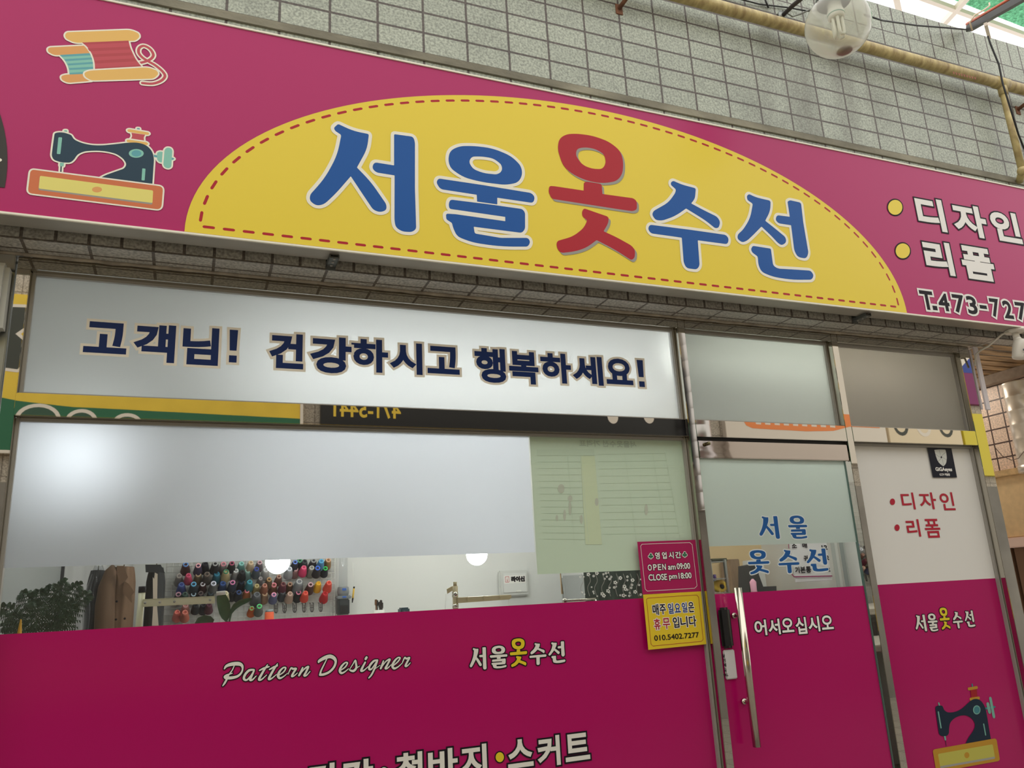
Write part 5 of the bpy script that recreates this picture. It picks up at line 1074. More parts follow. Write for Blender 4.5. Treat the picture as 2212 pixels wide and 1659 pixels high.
for k, (dx_, h_, mt) in enumerate(((-.017, .075, '#6a4a30'), (-.010, .07, '#2a2624'), (.006, .06, '#302c2a'), (.014, .07, '#262220'), (.02, .055, '#3a3230'))):
    m = MB(t.location); m.tube([(c.x + dx_ * .6, c.y, 1.33), (c.x + dx_, c.y - .004, c.z + h_ - .03)], .0045, mat('brush' + mt[1:], mt, rough=.6), 7); m.bbox((c.x + dx_ - .007, c.y - .009, c.z + h_ - .035), (c.x + dx_ + .007, c.y + .004, c.z + h_), MATS['brush' + mt[1:]], .002); m.build('brush', t)
c = wp(873, 1319, 4.9); t = thing('tape_dispenser', (c.x, c.y, 1.30), 'dark teal box end just showing above the magenta film', 'box')
m = MB(t.location); m.bbox((c.x - .028, c.y - .03, 1.30), (c.x + .028, c.y + .05, c.z + .018), mat('dark_teal', (44, 66, 76), rough=.4), .008); m.build('case', t)
a, b = wp(1080, 1233, 5.45), wp(1146, 1286, 5.45)
t = thing('breaker_box', (a.x, YB, b.z), 'white breaker box with a printed label on the back wall', 'breaker box'); BX = mat('breaker_white', (196, 197, 192), rough=.45)
m = MB(t.location); m.bbox((a.x, YB - .035, b.z), (b.x, YB - .001, a.z), BX, .008); m.build('frame', t)
m = MB(t.location); m.bbox((a.x + .025, YB - .042, b.z + .025), (b.x - .02, YB - .034, a.z - .02), mat('breaker_door', (206, 207, 203), rough=.4), .003); dd = m.build('door', t)
zm = (a.z + b.z) / 2; m = MB(t.location); m.bbox((a.x + .12, YB - .046, b.z + .028), (a.x + .16, YB - .041, b.z + .04), PLASTIC, .003); m.build('latch', dd)
m = MB(t.location); m.add([(a.x + .03, YB - .0425, zm - .0), (b.x - .03, YB - .0425, zm), (b.x - .03, YB - .0425, a.z - .035), (a.x + .03, YB - .0425, a.z - .035)], [(0, 1, 2, 3)], WHITE)
z0 = zm + .008; z1 = a.z - .042
m.add([(a.x + .04, YB - .043, z0), (a.x + .07, YB - .043, z0), (a.x + .07, YB - .043, z1), (a.x + .04, YB - .043, z1)], [(0, 1, 2, 3)], RED); m.add([(a.x + .043, YB - .0432, z0 + .003), (a.x + .067, YB - .0432, z0 + .003), (a.x + .067, YB - .0432, z1 - .003), (a.x + .043, YB - .0432, z1 - .003)], [(0, 1, 2, 3)], WHITE)
m.add([(a.x + .052, YB - .0434, z0 + .006), (a.x + .058, YB - .0434, z0 + .006), (a.x + .055, YB - .0434, z1 - .006)], [(0, 1, 2)], RED)
F = Flat(5.4565, face=-1); F.text_at('라이신', a.x + .085, b.x - .035, z0, z1, INK, 1, .003); lb_ = m.build('label', t); F.build('label_text', lb_)

# garment rail, garments
rl = thing('garment_rail', (-.35, Y(5.22), 1.95), 'chrome garment rail behind the frosted film, coats hanging from it', 'rail')
m = MB(rl.location); m.tube([(-1.0, Y(5.22), 2.02), (.12, Y(5.22), 2.02)], .012, STEEL, 10); m.build('rail_tube', rl)
for x_ in (-.99, .11): m = MB(rl.location); m.tube([(x_, Y(5.22), 2.02), (x_, Y(5.22), 2.719)], .006, STEEL, 8); m.build('hanger_rod', rl)
def garment(name, lab, x0, x1, ztop, zbot, D, mt, depth=.16, folds=5, top=.45, lean=0.0, hook=True):
    xc = (x0 + x1) / 2; y0 = Y(D); w = (x1 - x0) / 2
    t = thing(name, (xc, y0, zbot), lab, 'coat', 'garments on the rail'); m = MB(t.location); n = 48; rows = 22; vs = []; fs = []
    for r in range(rows + 1):
        u = r / rows; z = ztop + (zbot - ztop) * u
        sh = top + (1 - top) * min(1, (u / .10)) ** .7
        for k in range(n):
            a = 2 * math.pi * k / n; f = 1 + .05 * (.25 + u) * math.sin(folds * a + 1.3 + 2.0 * u) + .035 * math.sin(9 * a + u)
            vs.append((xc + lean * u + w * sh * f * math.cos(a), y0 + depth * sh * f * math.sin(a), z))
    for r in range(rows):
        for k in range(n): fs.append((r * n + k, (r + 1) * n + k, (r + 1) * n + (k + 1) % n, r * n + (k + 1) % n))
    m.add(vs, fs, mt, True); m.add(vs[:n], [tuple(range(n))], mt); m.build('body', t)
    m = MB(t.location); m.tube([(xc, y0, ztop - .01), (xc, y0, ztop + .03), (xc, Y(5.22), 2.0), (xc, Y(5.22) - .012, 2.02), (xc, Y(5.22), 2.034)], .003, STEEL, 6); m.build('hanger_hook', t)
    return t
c0 = at(185, 1300, 5.24).x; c1 = at(228, 1300, 5.24).x
t = garment('garment_bag', 'black coat under clear plastic, left of the brown trench coat', c0, c1, 1.77, .9, 5.24, mat('black_cloth', (38, 40, 42), rough=.8), .13, 4, .72)
m = MB(t.location); n = 24; vs = []; fs = []; xc = (c0 + c1) / 2; w = (c1 - c0) / 2
for r in range(14):
    z = 1.80 - r * .06
    for k in range(n): a = 2 * math.pi * k / n; sh = (min(1, (r + .4) / 3) ** .5) * (1.1 + .06 * math.sin(3 * a + r)); vs.append((xc + w * sh * math.cos(a), Y(5.24) + .15 * sh * math.sin(a), z))
for r in range(13):
    for k in range(n): fs.append((r * n + k, (r + 1) * n + k, (r + 1) * n + (k + 1) % n, r * n + (k + 1) % n))
m.add(vs, fs, glass_mat('thin_plastic', (.82, .83, .84), .7, 1.5, .15), True); m.build('plastic_cover', t)
x0, x1 = at(210, 1355, 5.05).x, at(287, 1330, 5.05).x
TR = mat('trench_brown', (112, 86, 64), rough=.8, noise=.08, nscale=12)
t = garment('trench_coat', 'brown trench coat with a wide collar hanging in the workroom', at(232, 1340, 5.05).x, x1, 1.775, .85, 5.05, TR, .11, 3, .8)
def plate(px, D, mt, th=.006):
    loop = [at(x_, y_, D) for x_, y_ in px]; m_ = MB(t.location); m_.prism([(q.x, q.z) for q in loop], Y(D), Y(D) + th, mt); return m_
FK = (400 / 2212)
def k1(x_, y_): return (x_ * FK, 1160 + y_ * FK)
plate([k1(1395, 345), k1(1480, 345), k1(1530, 480), k1(1500, 520), k1(1425, 582), k1(1400, 450)], 4.90, TR, .012).build('collar', t)
plate([k1(1490, 530), k1(1540, 560), k1(1605, 655), k1(1570, 700), k1(1575, 790), k1(1500, 700), k1(1465, 665)], 4.905, TR, .012).build('lapel', t)
TD = mat('trench_sleeve', (102, 78, 58), rough=.8)
m = MB(t.location); m.tube([at(*k1(1345, 352), 5.0), at(*k1(1325, 420), 4.97), at(*k1(1280, 600), 4.95), at(*k1(1255, 820), 4.94), at(*k1(1245, 1120), 4.94), at(*k1(1240, 1500), 4.95)], [.012, .032, .044, .049, .05, .045], TD, 16); m.build('sleeve', t)
for q in ((1395, 770), (1385, 985), (1490, 975)):
    p = at(*k1(*q), 4.90); m = MB(t.location); m.lathe([(0, 0), (.006, 0), (.006, .003), (0, .004)], INK, Matrix.Translation(p) @ Matrix.Rotation(math.pi / 2, 4, 'X'), 12); m.build('button', t)
x0, x1 = at(309, 1350, 5.2).x, at(351, 1350, 5.2).x
t = garment('dark_garment', 'black jacket with a pale lining strip hanging in front of the wire grid', x0, x1, 1.775, .9, 5.2, MATS['black_cloth'], .08, 3, .7)
plate([k1(1850, 425), k1(1882, 440), k1(1876, 820), k1(1894, 1060), k1(1815, 1060), k1(1830, 820), k1(1825, 480), k1(1842, 500)], 5.09, mat('pale_lining', (196, 182, 164), rough=.7), .01).build('lining', t)
plate([k1(1735, 330), k1(1920, 330), k1(1972, 432), k1(1905, 420), k1(1740, 420)], 5.085, MATS['black_cloth'], .02).build('lapel', t)
cu = thing('white_curtain', (-.8, Y(5.42), 0), 'pale white curtain in the far left corner behind the fern', 'curtain')
m = MB(cu.location); vs = []; fs = []; n = 52
for i in range(n + 1):
    x_ = -1.15 + i * .0165; y_ = Y(5.46) + .018 * math.sin(i * .9)
    vs += [(x_, y_, .05), (x_, y_, 2.6)]
for i in range(n): fs.append((2 * i, 2 * i + 2, 2 * i + 3, 2 * i + 1))
m.add(vs, fs, mat('curtain_white', (196, 196, 194), rough=.8), True); m.build('cloth', cu)
m = MB(cu.location); m.tube([(-1.18, Y(5.46), 2.6), (-.3, Y(5.46), 2.6)], .01, STEELB, 8); m.build('curtain_rod', cu)

# plants on the window ledge
ld = thing('window_ledge', (.3, .35, 0), 'white counter inside the main window, hidden behind the magenta film', 'counter')
m = MB(ld.location); m.bbox((-.6, .06, 1.12), (1.0, .66, 1.16), TT, .005); m.build('counter_top', ld)
for x_ in (-.55, .95): m = MB(ld.location); m.bbox((x_ - .03, .1, .01), (x_ + .03, .62, 1.12), TT, .004); m.build('side_panel', ld)
LEAF = mat('fern_green', (66, 88, 64), rough=.6, noise=.25, nscale=40); LEAF2 = mat('leaf_green', (62, 92, 56), rough=.35, noise=.2, nscale=20)
fx, fy = -.455, .42
t = thing('potted_fern', (fx, fy, 1.16), 'dark feathery potted fern inside the window at the left', 'plant')
m = MB(t.location); m.lathe([(0, 1.16), (.07, 1.16), (.09, 1.31), (.082, 1.31), (.07, 1.29), (0, 1.29)], mat('pot_brown', (120, 84, 62), rough=.7), Matrix.Translation((fx, fy, 0)), 20); m.build('pot', t)
st = MB(t.location); lf = MB(t.location)
tips = [(3, 1312), (48, 1282), (85, 1274), (112, 1263), (142, 1256), (172, 1264), (192, 1282), (20, 1332), (72, 1300), (128, 1292), (165, 1306), (10, 1352), (150, 1330)]
for i, (px, py) in enumerate(tips):
    tp = at(px, py, fy - Y(0) + random.uniform(-.1, .1)); base = Vector((fx + random.uniform(-.03, .03), fy + random.uniform(-.03, .03), 1.29))
    mid = base.lerp(tp, .55) + Vector((0, 0, .10 + .05 * random.random())); P_ = []
    for k in range(15): u = k / 14; P_.append(base * (1 - u) ** 2 + mid * 2 * u * (1 - u) + tp * u * u)
    st.tube(P_, [.0026 - .0014 * k / 14 for k in range(15)], LEAF, 5, False)
    for k in range(5, 15):
        d_ = (P_[k] - P_[k - 1]).normalized(); sd = d_.cross(Vector((0, -1, .2))).normalized(); L_ = .052 * (1 - (k - 5) / 13)
        for s_ in (-1, 1):
            e = P_[k] + sd * s_ * L_ + d_ * L_ * .5 + Vector((0, random.uniform(-.02, .02), -.25 * L_))
            for j in range(6):
                u = (j + .6) / 6; q = P_[k].lerp(e, u); w_ = .011 * (1 - .6 * u); dd_ = (e - P_[k]).normalized(); nn_ = dd_.cross(Vector((0, 1, 0))).normalized()
                for s2 in (-1, 1):
                    f_ = q + nn_ * s2 * w_ + dd_ * w_ * .9 + Vector((0, random.uniform(-.006, .006), -.004)); lf.add([q - dd_ * .0028, q + dd_ * .0034, f_ + dd_ * .001, f_ - dd_ * .001], [(0, 1, 2, 3)], LEAF)
st.build('stems', t); lf.build('leaves', t)
c = at(42, 1368, 3.25); m = MB(c); m.lathe([(.009, 0), (.007, .03), (.0025, .075), (0, .076)], mat('stake_yellow', (232, 176, 40), rough=.5), Matrix.Translation((c.x, c.y, c.z - .03)), 10); m.tube([(c.x, c.y, 1.16), (c.x, c.y, c.z - .03)], .005, MATS['stake_yellow'], 8)
o = m.build('plant_stake'); o.location = c; tag(o, 'yellow pointed stake poking up in front of the fern', 'stake')
def leaf(t, pts, w, mt):
    m = MB(t.location); vs = []; fs = []; n = len(pts)
    for i, p in enumerate(pts):
        d_ = (pts[min(i + 1, n - 1)] - pts[max(i - 1, 0)]).normalized(); sd = d_.cross(Vector((0, 1, 0))).normalized(); ww = w * math.sin(math.pi * min(.97, (i + .35) / n)) ** .8
        vs += [p - sd * ww + Vector((0, -.008, 0)), p, p + sd * ww + Vector((0, -.008, 0))]
    for i in range(n - 1): fs += [(3 * i, 3 * i + 1, 3 * i + 4, 3 * i + 3), (3 * i + 1, 3 * i + 2, 3 * i + 5, 3 * i + 4)]
    m.add(vs, fs, mt, True); return m.build('leaf', t)
def G(x_, y_, D=3.5): return at(360 + x_ / G5, 1180 + y_ / G5, D)
pb = G(720, 1000); t = thing('broad_leaf_plant', (pb.x, pb.y, 1.16), 'broad green leafed plant in a pot in front of the thread cones', 'plant')
m = MB(t.location); m.lathe([(0, 1.16), (.06, 1.16), (.075, 1.28), (.068, 1.28), (.06, 1.265), (0, 1.265)], MATS['pot_brown'], Matrix.Translation((pb.x, pb.y, 0)), 20); m.build('pot', t)
b_ = Vector((pb.x, pb.y, 1.26)); bs = G(715, 890)
m = MB(t.location); m.tube([b_, b_.lerp(bs, .6), bs], .006, LEAF2, 7); m.tube([b_, G(750, 890), G(770, 800)], .004, LEAF2, 7); m.tube([b_, G(520, 960), G(480, 930)], .004, LEAF2, 7); m.build('stems', t)
leaf(t, [G(712, 890), G(705, 850), G(695, 790), G(685, 720), G(668, 650), G(650, 590), G(648, 562)], .024, LEAF2)
leaf(t, [G(765, 810), G(785, 760), G(820, 715), G(880, 675), G(950, 650), G(1010, 630)], .012, LEAF2)
leaf(t, [G(345, 935), G(390, 905), G(450, 890), G(510, 895), G(555, 910)], .022, LEAF)
ps = G(658, 562, 3.46); m = MB(t.location); m.tube([ps + Vector((-.02, 0, 0)), ps + Vector((.014, 0, .002))], .008, PLASTIC, 10); m.tube([ps, ps + Vector((0, .07, -.01)), Vector((ps.x, ps.y + .09, 1.161))], .0015, PLASTIC, 6); m.build('plant_label', t)

# sewing machine thread stands
IV = mat('ivory_enamel', (212, 208, 176), rough=.4); IVD = mat('old_ivory', (178, 166, 132), rough=.45)
D1 = 3.9; a = at(307, 1278, D1); b = at(300, 1352, D1)
t = thing('thread_stand', (b.x, b.y, 1.16 + .0), 'ivory thread stand with a black-capped post in front of the black jacket', 'thread stand')
m = MB(t.location); m.tube([a, b, Vector((b.x - .003, b.y, 1.13))], .014, IV, 12); m.build('post', t)
m = MB(t.location); m.tube([a + Vector((0, 0, .022)), a + Vector((0, 0, -.004))], .0155, INK, 12); m.build('black_cap', t)
l0, l1 = at(309, 1299, D1 - .02), at(464, 1299, D1 - .02); zz = (l0.z + l1.z) / 2
m = MB(t.location); m.bbox((l0.x, l0.y - .004, zz - .016), (l1.x, l0.y, zz + .016), IV, .003); m.bbox((l0.x, l0.y - .004, zz + .012), (l1.x, l0.y + .03, zz + .016), IV, .001); ca_ = m.build('cross_arm', t)
for f_ in (.03, .23, .43, .93):
    m = MB(t.location); m.lathe([(0, 0), (.0055, 0), (.005, .003), (0, .004)], STEELB, Matrix.Translation((l0.x + (l1.x - l0.x) * f_, l0.y - .004, zz)) @ Matrix.Rotation(math.pi / 2, 4, 'X'), 10); m.build('screw', ca_)
mtab = thing('machine_table', (.9, Y(4.0), 0), 'sewing machine table hidden behind the magenta film', 'table')
m = MB(mtab.location); m.bbox((-.32, Y(3.68), 1.09), (2.35, Y(4.3), 1.13), TT, .005); m.build('table_top', mtab)
for x_ in (-.28, 2.3): m = MB(mtab.location); m.bbox((x_ - .03, Y(3.85), .01), (x_ + .03, Y(4.25), 1.09), STEELB, .004); m.build('leg', mtab)
D2 = 4.1; a = at(983, 1257, D2); b = at(985, 1315, D2)
t = thing('thread_stand', (b.x, b.y, 1.13), 'old ivory thread stand with steel collars below the breaker box', 'thread stand')
m = MB(t.location); m.tube([a, at(983, 1266, D2)], .0095, IVD, 12); m.tube([at(983, 1266, D2), at(984, 1312, D2), Vector((b.x, b.y, 1.13))], .0145, IVD, 14); m.build('post', t)
for q in ((983, 1279, 983, 1290), (984, 1305, 984, 1313)): m = MB(t.location); m.tube([at(q[0], q[1], D2), at(q[2], q[3], D2)], .0165, STEEL, 14); m.build('steel_collar', t)
l0, l1 = at(988, 1297, D2 - .02), at(1104, 1290, D2 - .02)
m = MB(t.location); m.add([at(988, 1291, D2 - .02), at(1104, 1285, D2 - .02), at(1105, 1291, D2 - .02), at(1100, 1295, D2 - .02), at(988, 1303, D2 - .02)], [(4, 3, 2, 1, 0)], IVD)
q = [at(988, 1291, D2 - .02), at(1104, 1285, D2 - .02)]; m.add([q[0], q[1], q[1] + Vector((0, .03, .002)), q[0] + Vector((0, .03, .002))], [(0, 1, 2, 3)], IVD)
for px in (1010, 1045, 1080): p = at(px, 1290 - (px - 988) * .05, D2 - .02); m.tube([p + Vector((0, -.003, .0)), p + Vector((0, -.003, -.02))], .002, IVD, 5)
m.build('cross_arm', t)
m = MB(t.location); m.add([at(965, 1273, D2), at(978, 1266, D2), at(979, 1275, D2), at(966, 1283, D2)], [(3, 2, 1, 0)], IVD); m.add([at(965, 1273, D2) + Vector((0, .02, 0)), at(978, 1266, D2) + Vector((0, .02, 0)), at(978, 1266, D2), at(965, 1273, D2)], [(0, 1, 2, 3)], IVD); m.build('thread_guide', t)
m = MB(t.location); m.tube([at(1099, 1292, D2), at(1099, 1330, D2)], .0012, PLASTIC, 5); m.tube([at(963, 1283, D2), at(961, 1330, D2)], .001, PLASTIC, 5); m.build('threads', t)

# price list sheet behind the main window
px0 = at(1141, 941, 3.02).x; px1 = gx1 = P10 - .012; pz0 = at(1160, 1241, 3.02).z
t = thing('price_list', ((px0 + px1) / 2, Y(3.02), pz0), 'large pale green price list seen from behind, at the right of the main window', 'poster')
PG = mat('paper_pale_green', (204, 217, 198), rough=.5, spec=.1); PL = mat('paper_faint', (198, 211, 192), rough=.5, spec=.1); PT = mat('paper_ghost', (182, 194, 178), rough=.5, spec=.1); PQ = mat('paper_yellow', (207, 216, 186), rough=.5, spec=.1); PK = mat('paper_pinkish', (192, 194, 180), rough=.5, spec=.1)
m = MB(t.location); m.add([(px0, Y(3.0075), pz0), (px1, Y(3.0075), pz0), (px1, Y(3.0075), ZT0 - .012), (px0, Y(3.0075), ZT0 - .012)], [(0, 1, 2, 3)], PG); sh_ = m.build('sheet', t)
F = Flat(3.0074, (1120, 920, 1460 / 440))
F.poly([(445, 215), (545, 215), (598, 850), (480, 850)], PQ, 1, 1); F.poly([(130, 170), (540, 168), (545, 212), (133, 212)], PL, 1, 1)
for k in range(14): y_ = 212 + k * 46; F.stroke([(135 + k * 3.2, y_), (440 + k * 3, y_ - 2 + k * .4)], PL, 2, 1.6)
for k in range(12): y_ = 200 + k * 52; F.stroke([(570 + k * 3.2, y_ + 4), (1050 + k * 9, y_ - 4)], PL, 2, 1.4)
for x_ in (350, 445, 760, 960, 1050): F.stroke([(x_, 190), (x_ + (x_ + 200) * .09, 840)], PL, 2, 1.4)
a_ = F.P(435, 130); b_ = F.P(845, 130); F.text_at('서울옷수선 가격표', a_.x, b_.x, F.P(640, 152).y, F.P(640, 105).y, PT, 2, .001, None, True)
for cx_, cy_, rx_, ry_ in ((305, 450, 24, 32), (370, 520, 16, 22), (368, 590, 9, 50), (915, 600, 12, 40), (560, 545, 13, 28), (450, 670, 10, 32), (330, 640, 9, 40), (275, 660, 8, 22)): F.ellipse((cx_, cy_), rx_, ry_, PK, 3)
F.build('faint_print', sh_)
# dark floral curtain, rod and clear bag under the price list
fc = thing('floral_curtain', (2.2, Y(4.35), 0.01), 'dark green curtain with small white blossoms under the price list', 'curtain')
fx0, fx1 = at(1262, 1260, 4.35).x, at(1392, 1250, 4.35).x
m = MB(fc.location); DCL = mat('dark_green_cloth', (44, 56, 48), rough=.8); vs = []; fs = []; n = 50
for i in range(n + 1): x_ = fx0 + (fx1 + .25 - fx0) * i / n; y_ = Y(4.35) + .012 * math.sin(i * .8); vs += [(x_, y_, .03), (x_, y_, 1.9)]
for i in range(n): fs.append((2 * i, 2 * i + 2, 2 * i + 3, 2 * i + 1))
m.add(vs, fs, DCL, True); cl_ = m.build('cloth', fc)
F = Flat(4.33, (1120, 920, 1460 / 440)); 
for k in range(46):
    cx_, cy_ = random.uniform(440, 880), random.uniform(1045, 1225); r_ = random.choice((4, 5, 6, 9))
    for j in range(5): F.ellipse((cx_ + r_ * math.cos(j * 1.257), cy_ + r_ * math.sin(j * 1.257)), r_ * .6, r_ * .6, WHITE, 1, None, 7)
for k in range(9): x_ = 450 + k * 50; F.stroke([(x_, 1060), (x_ + 15, 1110), (x_ - 5, 1160), (x_ + 10, 1220)], GREYP, 1, 1.6)
F.build('blossoms', cl_)
m = MB(fc.location); m.tube([(fx0 - .05, Y(4.35), 1.9), (fx1 + .3, Y(4.35), 1.9)], .01, STEELB, 8); m.tube([(fx0, Y(4.35), 1.9), (fx0, Y(4.35), 2.719)], .005, STEELB, 6); m.build('curtain_rod', fc)
a, b = at(1220, 1298, 3.72), at(1286, 1294, 3.72); t = thing('steel_rod', a.lerp(b, .5), 'short steel rod resting just above the magenta film', 'rod'); m = MB(t.location); m.tube([a, b], .007, STEEL, 10); m.build('tube', t)
m = MB(t.location); m.sphere(a, .014, STEEL, 12, 8); m.tube([a, Vector((a.x, a.y, 1.13))], .006, STEEL, 8); m.tube([b, Vector((b.x, b.y, 1.13))], .006, STEEL, 8); m.build('end_posts', t)
c = at(1215, 1265, 4.6); t = thing('clear_bag', (c.x, c.y, c.z - .1), 'clear plastic bag hanging on a cord at the edge of the floral curtain', 'bag')
m = MB(t.location); m.bbox((c.x + .0, c.y, c.z - .12), (c.x + .24, c.y + .03, c.z + .06), glass_mat('bag_plastic', (.86, .87, .87), .8, 1.5, .1), .02); m.build('bag', t)
m = MB(t.location); cd = mat('jute_cord', (170, 146, 112), rough=.9); m.tube([(c.x - .012, c.y, 2.719), (c.x - .01, c.y, c.z + .5), (c.x - .008, c.y, c.z + .03), (c.x - .004, c.y, c.z - .05)], [.003, .003, .004, .007], cd, 6); m.build('cord', t)

# behind the glass door
c0, c1 = at(1708, 1180, 3.9), at(1798, 1254, 3.9)
t = thing('price_board', ((c0.x + c1.x) / 2, c0.y, c1.z), 'white alteration price board with black lettering behind the glass door', 'notice')
m = MB(t.location); m.bbox((c0.x, c0.y, c1.z), (c1.x, c0.y + .006, c0.z + .35), mat('board_white', (210, 210, 212), rough=.4), .002); bd_ = m.build('board', t)
DC = (1480, 920, 1742 / 420); F = Flat(3.897, DC)
for ch, L, R, T, B in (('소', (955, 1080), (1000, 1080), (975, 1050), (975, 1095)), ('매', (1050, 1075), (1092, 1075), (1070, 1048), (1070, 1093)), ('12', (1222, 1090), (1273, 1090), (1250, 1068), (1250, 1110)), ('귀', (1062, 1185), (1100, 1185), (1080, 1160), (1080, 1212)), ('2', (1262, 1180), (1288, 1180), (1275, 1160), (1275, 1202)),
                       ('기', (985, 1295), (1025, 1295), (1005, 1262), (1005, 1320)), ('본', (1032, 1290), (1078, 1290), (1055, 1260), (1055, 1318)), ('통', (1082, 1288), (1128, 1288), (1105, 1258), (1105, 1316)), ('2', (1278, 1290), (1300, 1290), (1290, 1268), (1290, 1305))): F.text(ch, L, R, T, B, INK, 3, .0015)
PM = mat('board_plum', (140, 44, 92), rough=.4); F.stroke([(925, 1050), (928, 1095)], PM, 2, 4); F.stroke([(957, 1330), (975, 1352), (1315, 1345)], PM, 2, 5, None, 1)
F.build('print', bd_)
m = MB(t.location); m.tube([(c0.x + .05, c0.y + .003, c0.z + .35), (c0.x + .05, c0.y + .003, 2.72)], .002, PLASTIC, 5); m.tube([(c1.x - .05, c0.y + .003, c0.z + .35), (c1.x - .05, c0.y + .003, 2.72)], .002, PLASTIC, 5); m.build('cords', t)
a, b = at(1797, 1185, 4.15), at(1880, 1262, 4.15); t = thing('striped_blind', ((a.x + b.x) / 2, a.y, .1), 'grey vertical slat blind at the right inside the glass door', 'blind')
for k in range(9):
    m = MB(t.location); x_ = a.x - .01 + k * .037; m.bbox((x_, a.y - .004 + (k % 2) * .015, .1), (x_ + .034, a.y + (k % 2) * .015, 2.6), mat('blind_%d' % (k % 3), ((176, 182, 178), (206, 208, 204), (140, 148, 146))[k % 3], rough=.6), .002); m.build('slat', t)
m = MB(t.location); m.bbox((a.x - .03, a.y - .02, 2.6), (a.x + .35, a.y + .03, 2.72), PLASTIC, .004); m.build('head_rail', t)
def dpt(x_, y_, D): return at(1480 + x_ / DC[2], 920 + y_ / DC[2], D)
a, b = dpt(1000, 1400, 4.9), dpt(1320, 1470, 4.9)
t = thing('white_cabinet', ((a.x + b.x) / 2, Y(4.94), 0), 'tall white cabinet behind the price board inside the door', 'cabinet')
xa, xb = dpt(880, 1350, 4.9).x, dpt(1330, 1400, 4.9).x
CW = mat('cabinet_white', (208, 210, 210), rough=.5)
m = MB(t.location); m.bbox((xa, Y(4.8), .02), (xb, Y(4.98), 2.3), CW, .004); m.build('carcass', t)
for x_ in (1150, 1205): c = dpt(x_, 1425, 4.79); m = MB(t.location); m.bbox((c.x - .028, c.y, c.z - .035), (c.x + .028, c.y + .01, c.z + .035), mat('plate_white', (222, 222, 218), rough=.4), .003); m.build('switch_plate', t)
# rack, bottles, tape, dark bag near the left of the door glass
a, b = dpt(245, 1215, 4.0), dpt(385, 1480, 4.0)
t = thing('steel_rack', ((a.x + b.x) / 2, a.y, .01), 'silver shelf rack just inside the door at the left', 'shelf')
RK = steel('rack_silver', (190, 192, 192), rough=.3)
for x_ in (a.x - .02, b.x):
    for y_ in (a.y, a.y + .3): m = MB(t.location); m.bbox((x_ - .008, y_ - .008, .01), (x_ + .008, y_ + .008, a.z + .01), RK, .002); m.build('upright', t)
zsh = dpt(300, 1478, 4.0).z
for z_ in (a.z, dpt(300, 1365, 4.0).z, zsh - .01, .7): m = MB(t.location); m.bbox((a.x - .03, a.y - .008, z_ - .006), (b.x + .01, a.y + .31, z_), RK, .002); m.build('shelf', t)
c = dpt(300, 1210, 4.1); t2 = thing('dark_brush', (c.x, c.y, a.z), 'dark green brush lying on top of the silver rack', 'brush'); m = MB(t2.location); m.bbox((c.x - .06, c.y - .02, a.z), (c.x + .06, c.y + .03, a.z + .02), mat('brush_olive', (58, 58, 40), rough=.8), .008); m.build('bristles', t2)
c = dpt(335, 1435, 4.03); t2 = thing('tape_roll', (c.x, c.y, zsh - .01), 'yellow tape roll with a black core on the silver rack', 'tape'); m = MB(t2.location)
m.lathe([(.012, -.02), (.035, -.02), (.035, .02), (.012, .02), (.012, -.02)], mat('tape_yellow', (222, 186, 52), rough=.4), Matrix.Translation((c.x, c.y + .03, zsh + .027)) @ Matrix.Rotation(math.pi / 2, 4, 'X'), 24); m.build('tape', t2)
m = MB(t2.location); m.lathe([(0, -.022), (.013, -.022), (.013, .022), (0, .022)], INK, Matrix.Translation((c.x + .005, c.y + .03, zsh + .022)) @ Matrix.Rotation(math.pi / 2, 4, 'X'), 16); m.build('core', t2)
c = dpt(272, 1420, 4.14); t2 = thing('spray_bottle', (c.x, c.y, zsh - .01), 'pale bottle with a purple cap on the silver rack', 'bottle'); m = MB(t2.location); m.lathe([(0, zsh - .007), (.016, zsh - .007), (.016, zsh + .05), (.009, zsh + .065)], mat('bottle_pale', (196, 198, 210), rough=.3), Matrix.Translation((c.x, c.y, 0)), 14); m.build('bottle', t2)
m = MB(t2.location); m.lathe([(.01, zsh + .062), (.010, zsh + .095), (0, zsh + .097)], mat('cap_purple', (86, 58, 128), rough=.4), Matrix.Translation((c.x, c.y, 0)), 12); m.build('cap', t2)
a, b = dpt(400, 1195, 4.85), dpt(515, 1440, 4.85); t = thing('brown_cupboard', ((a.x + b.x) / 2, a.y, .02), 'narrow brown cupboard against the beige wall inside the door', 'cupboard')
m = MB(t.location); m.bbox((a.x, a.y, .02), (b.x, a.y + .12, a.z), mat('cupboard_brown', (138, 116, 94), rough=.6, noise=.15, stretch=(4, 1, .5)), .004); m.build('carcass', t)
m = MB(t.location); c = dpt(507, 1290, 4.84); m.sphere(c, .018, mat('knob_cream', (210, 190, 150), rough=.4), 12, 8); m.build('knob', t)
a, b = dpt(575, 1250, 4.5), dpt(815, 1480, 4.5)
t = thing('black_bag', ((a.x + b.x) / 2, a.y, .02), 'black shoulder bag shape with a pink tassel inside the door', 'bag')
m = MB(t.location); loop = [dpt(x_, y_, 4.5) for x_, y_ in ((575, 1250), (650, 1235), (660, 1330), (700, 1440), (818, 1435), (822, 1560), (580, 1560))]
m.prism([(q.x, q.z) for q in loop], a.y, a.y + .12, mat('bag_black', (48, 50, 50), rough=.8)); m.build('bag', t)
c = dpt(612, 1440, 4.47); m = MB(t.location); m.lathe([(.006, .05), (.022, .03), (.020, -.02), (.024, -.06), (0, -.06)], mat('tassel_pink', (226, 168, 190), rough=.8), Matrix.Translation(c), 12); m.build('tassel', t)
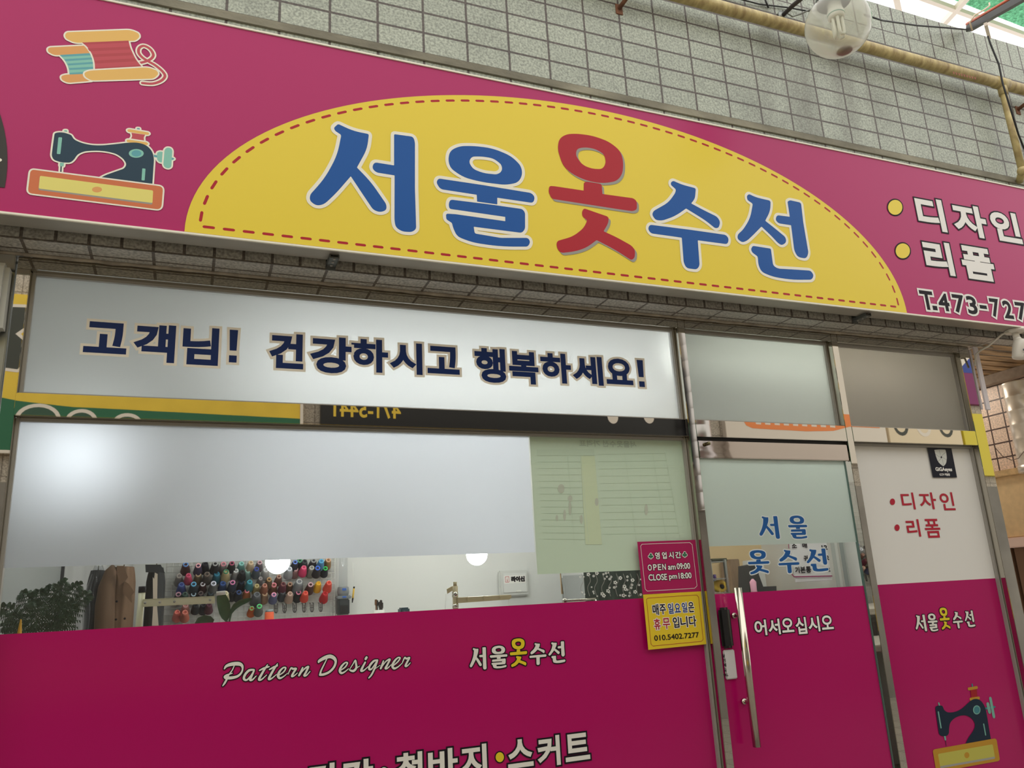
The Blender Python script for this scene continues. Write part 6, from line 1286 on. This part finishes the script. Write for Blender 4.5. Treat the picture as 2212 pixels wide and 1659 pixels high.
st_ = thing('display_stand', ((a.x + b.x) / 2, a.y + .08, .01), 'low stand carrying the black bag, hidden behind the door film', 'stand'); m = MB(st_.location); m.bbox((a.x, a.y - .02, .01), (b.x + .1, a.y + .2, min(q.z for q in loop) - .001), CW, .004); m.build('block', st_)
a, b = dpt(665, 1195, 4.55), dpt(812, 1440, 4.55); t = thing('white_carton', ((a.x + b.x) / 2, a.y + .1, loop[-1].z), 'white carton standing behind the black bag inside the door', 'box')
m = MB(t.location); m.bbox((a.x, Y(4.64), loop[-1].z), (b.x, Y(4.74), a.z), mat('carton_white', (206, 206, 202), rough=.6), .004); m.build('carton', t)
c = dpt(857, 1345, 4.78); t = thing('red_tag', c, 'small red and cream tag on the wall left of the price board', 'tag'); m = MB(c); m.bbox((c.x - .018, YB - .508, c.z - .06), (c.x + .018, YB - .502, c.z + .06), mat('tag_cream', (222, 196, 160), rough=.5), .002); m.build('card', t)
m = MB(c); m.bbox((c.x - .015, YB - .512, c.z - .05), (c.x + .015, YB - .507, c.z - .02), RED, .001); m.bbox((c.x - .012, YB - .512, c.z + .02), (c.x + .012, YB - .507, c.z + .045), RED, .001); m.build('red_print', t)
# digital lock and push plate at the left edge of the door
a, b = at(1551, 1313, 2.965), at(1575, 1400, 2.965); xL = P11 + .012
t = link('digital_lock', None, dr); t.location = (0, 0, 0); bpy.data.objects.remove(t)
m = MB(dr.location); m.bbox((xL, Y(2.95), b.z), (xL + .058, Y(2.971), a.z), mat('lock_black', (28, 28, 28), rough=.15), .012); q = m.build('digital_lock', dr); q['label'] = 'glossy black door lock'
a, b = at(1556, 1405, 2.97), at(1580, 1467, 2.97)
m = MB(dr.location); m.bbox((xL + .004, Y(2.962), b.z), (xL + .062, Y(2.971), a.z), mat('plate_silver', (196, 194, 192), rough=.4), .006); q = m.build('push_plate', dr); q['label'] = 'pale plate lettered in black'
F = Flat(2.9615, (1440, 1340, 1352 / 260))
for ch, L, R, T, B in (('당', (622, 395), (655, 400), (645, 378), (648, 418)), ('기', (630, 450), (662, 450), (650, 432), (652, 470)), ('세', (640, 500), (668, 500), (655, 482), (660, 522)), ('요', (645, 555), (672, 555), (658, 538), (662, 575)), ('PULL', (632, 615), (692, 612), (670, 598), (672, 628))): F.text(ch, L, R, T, B, INK, 1, .0006)
F.build('plate_lettering', q)
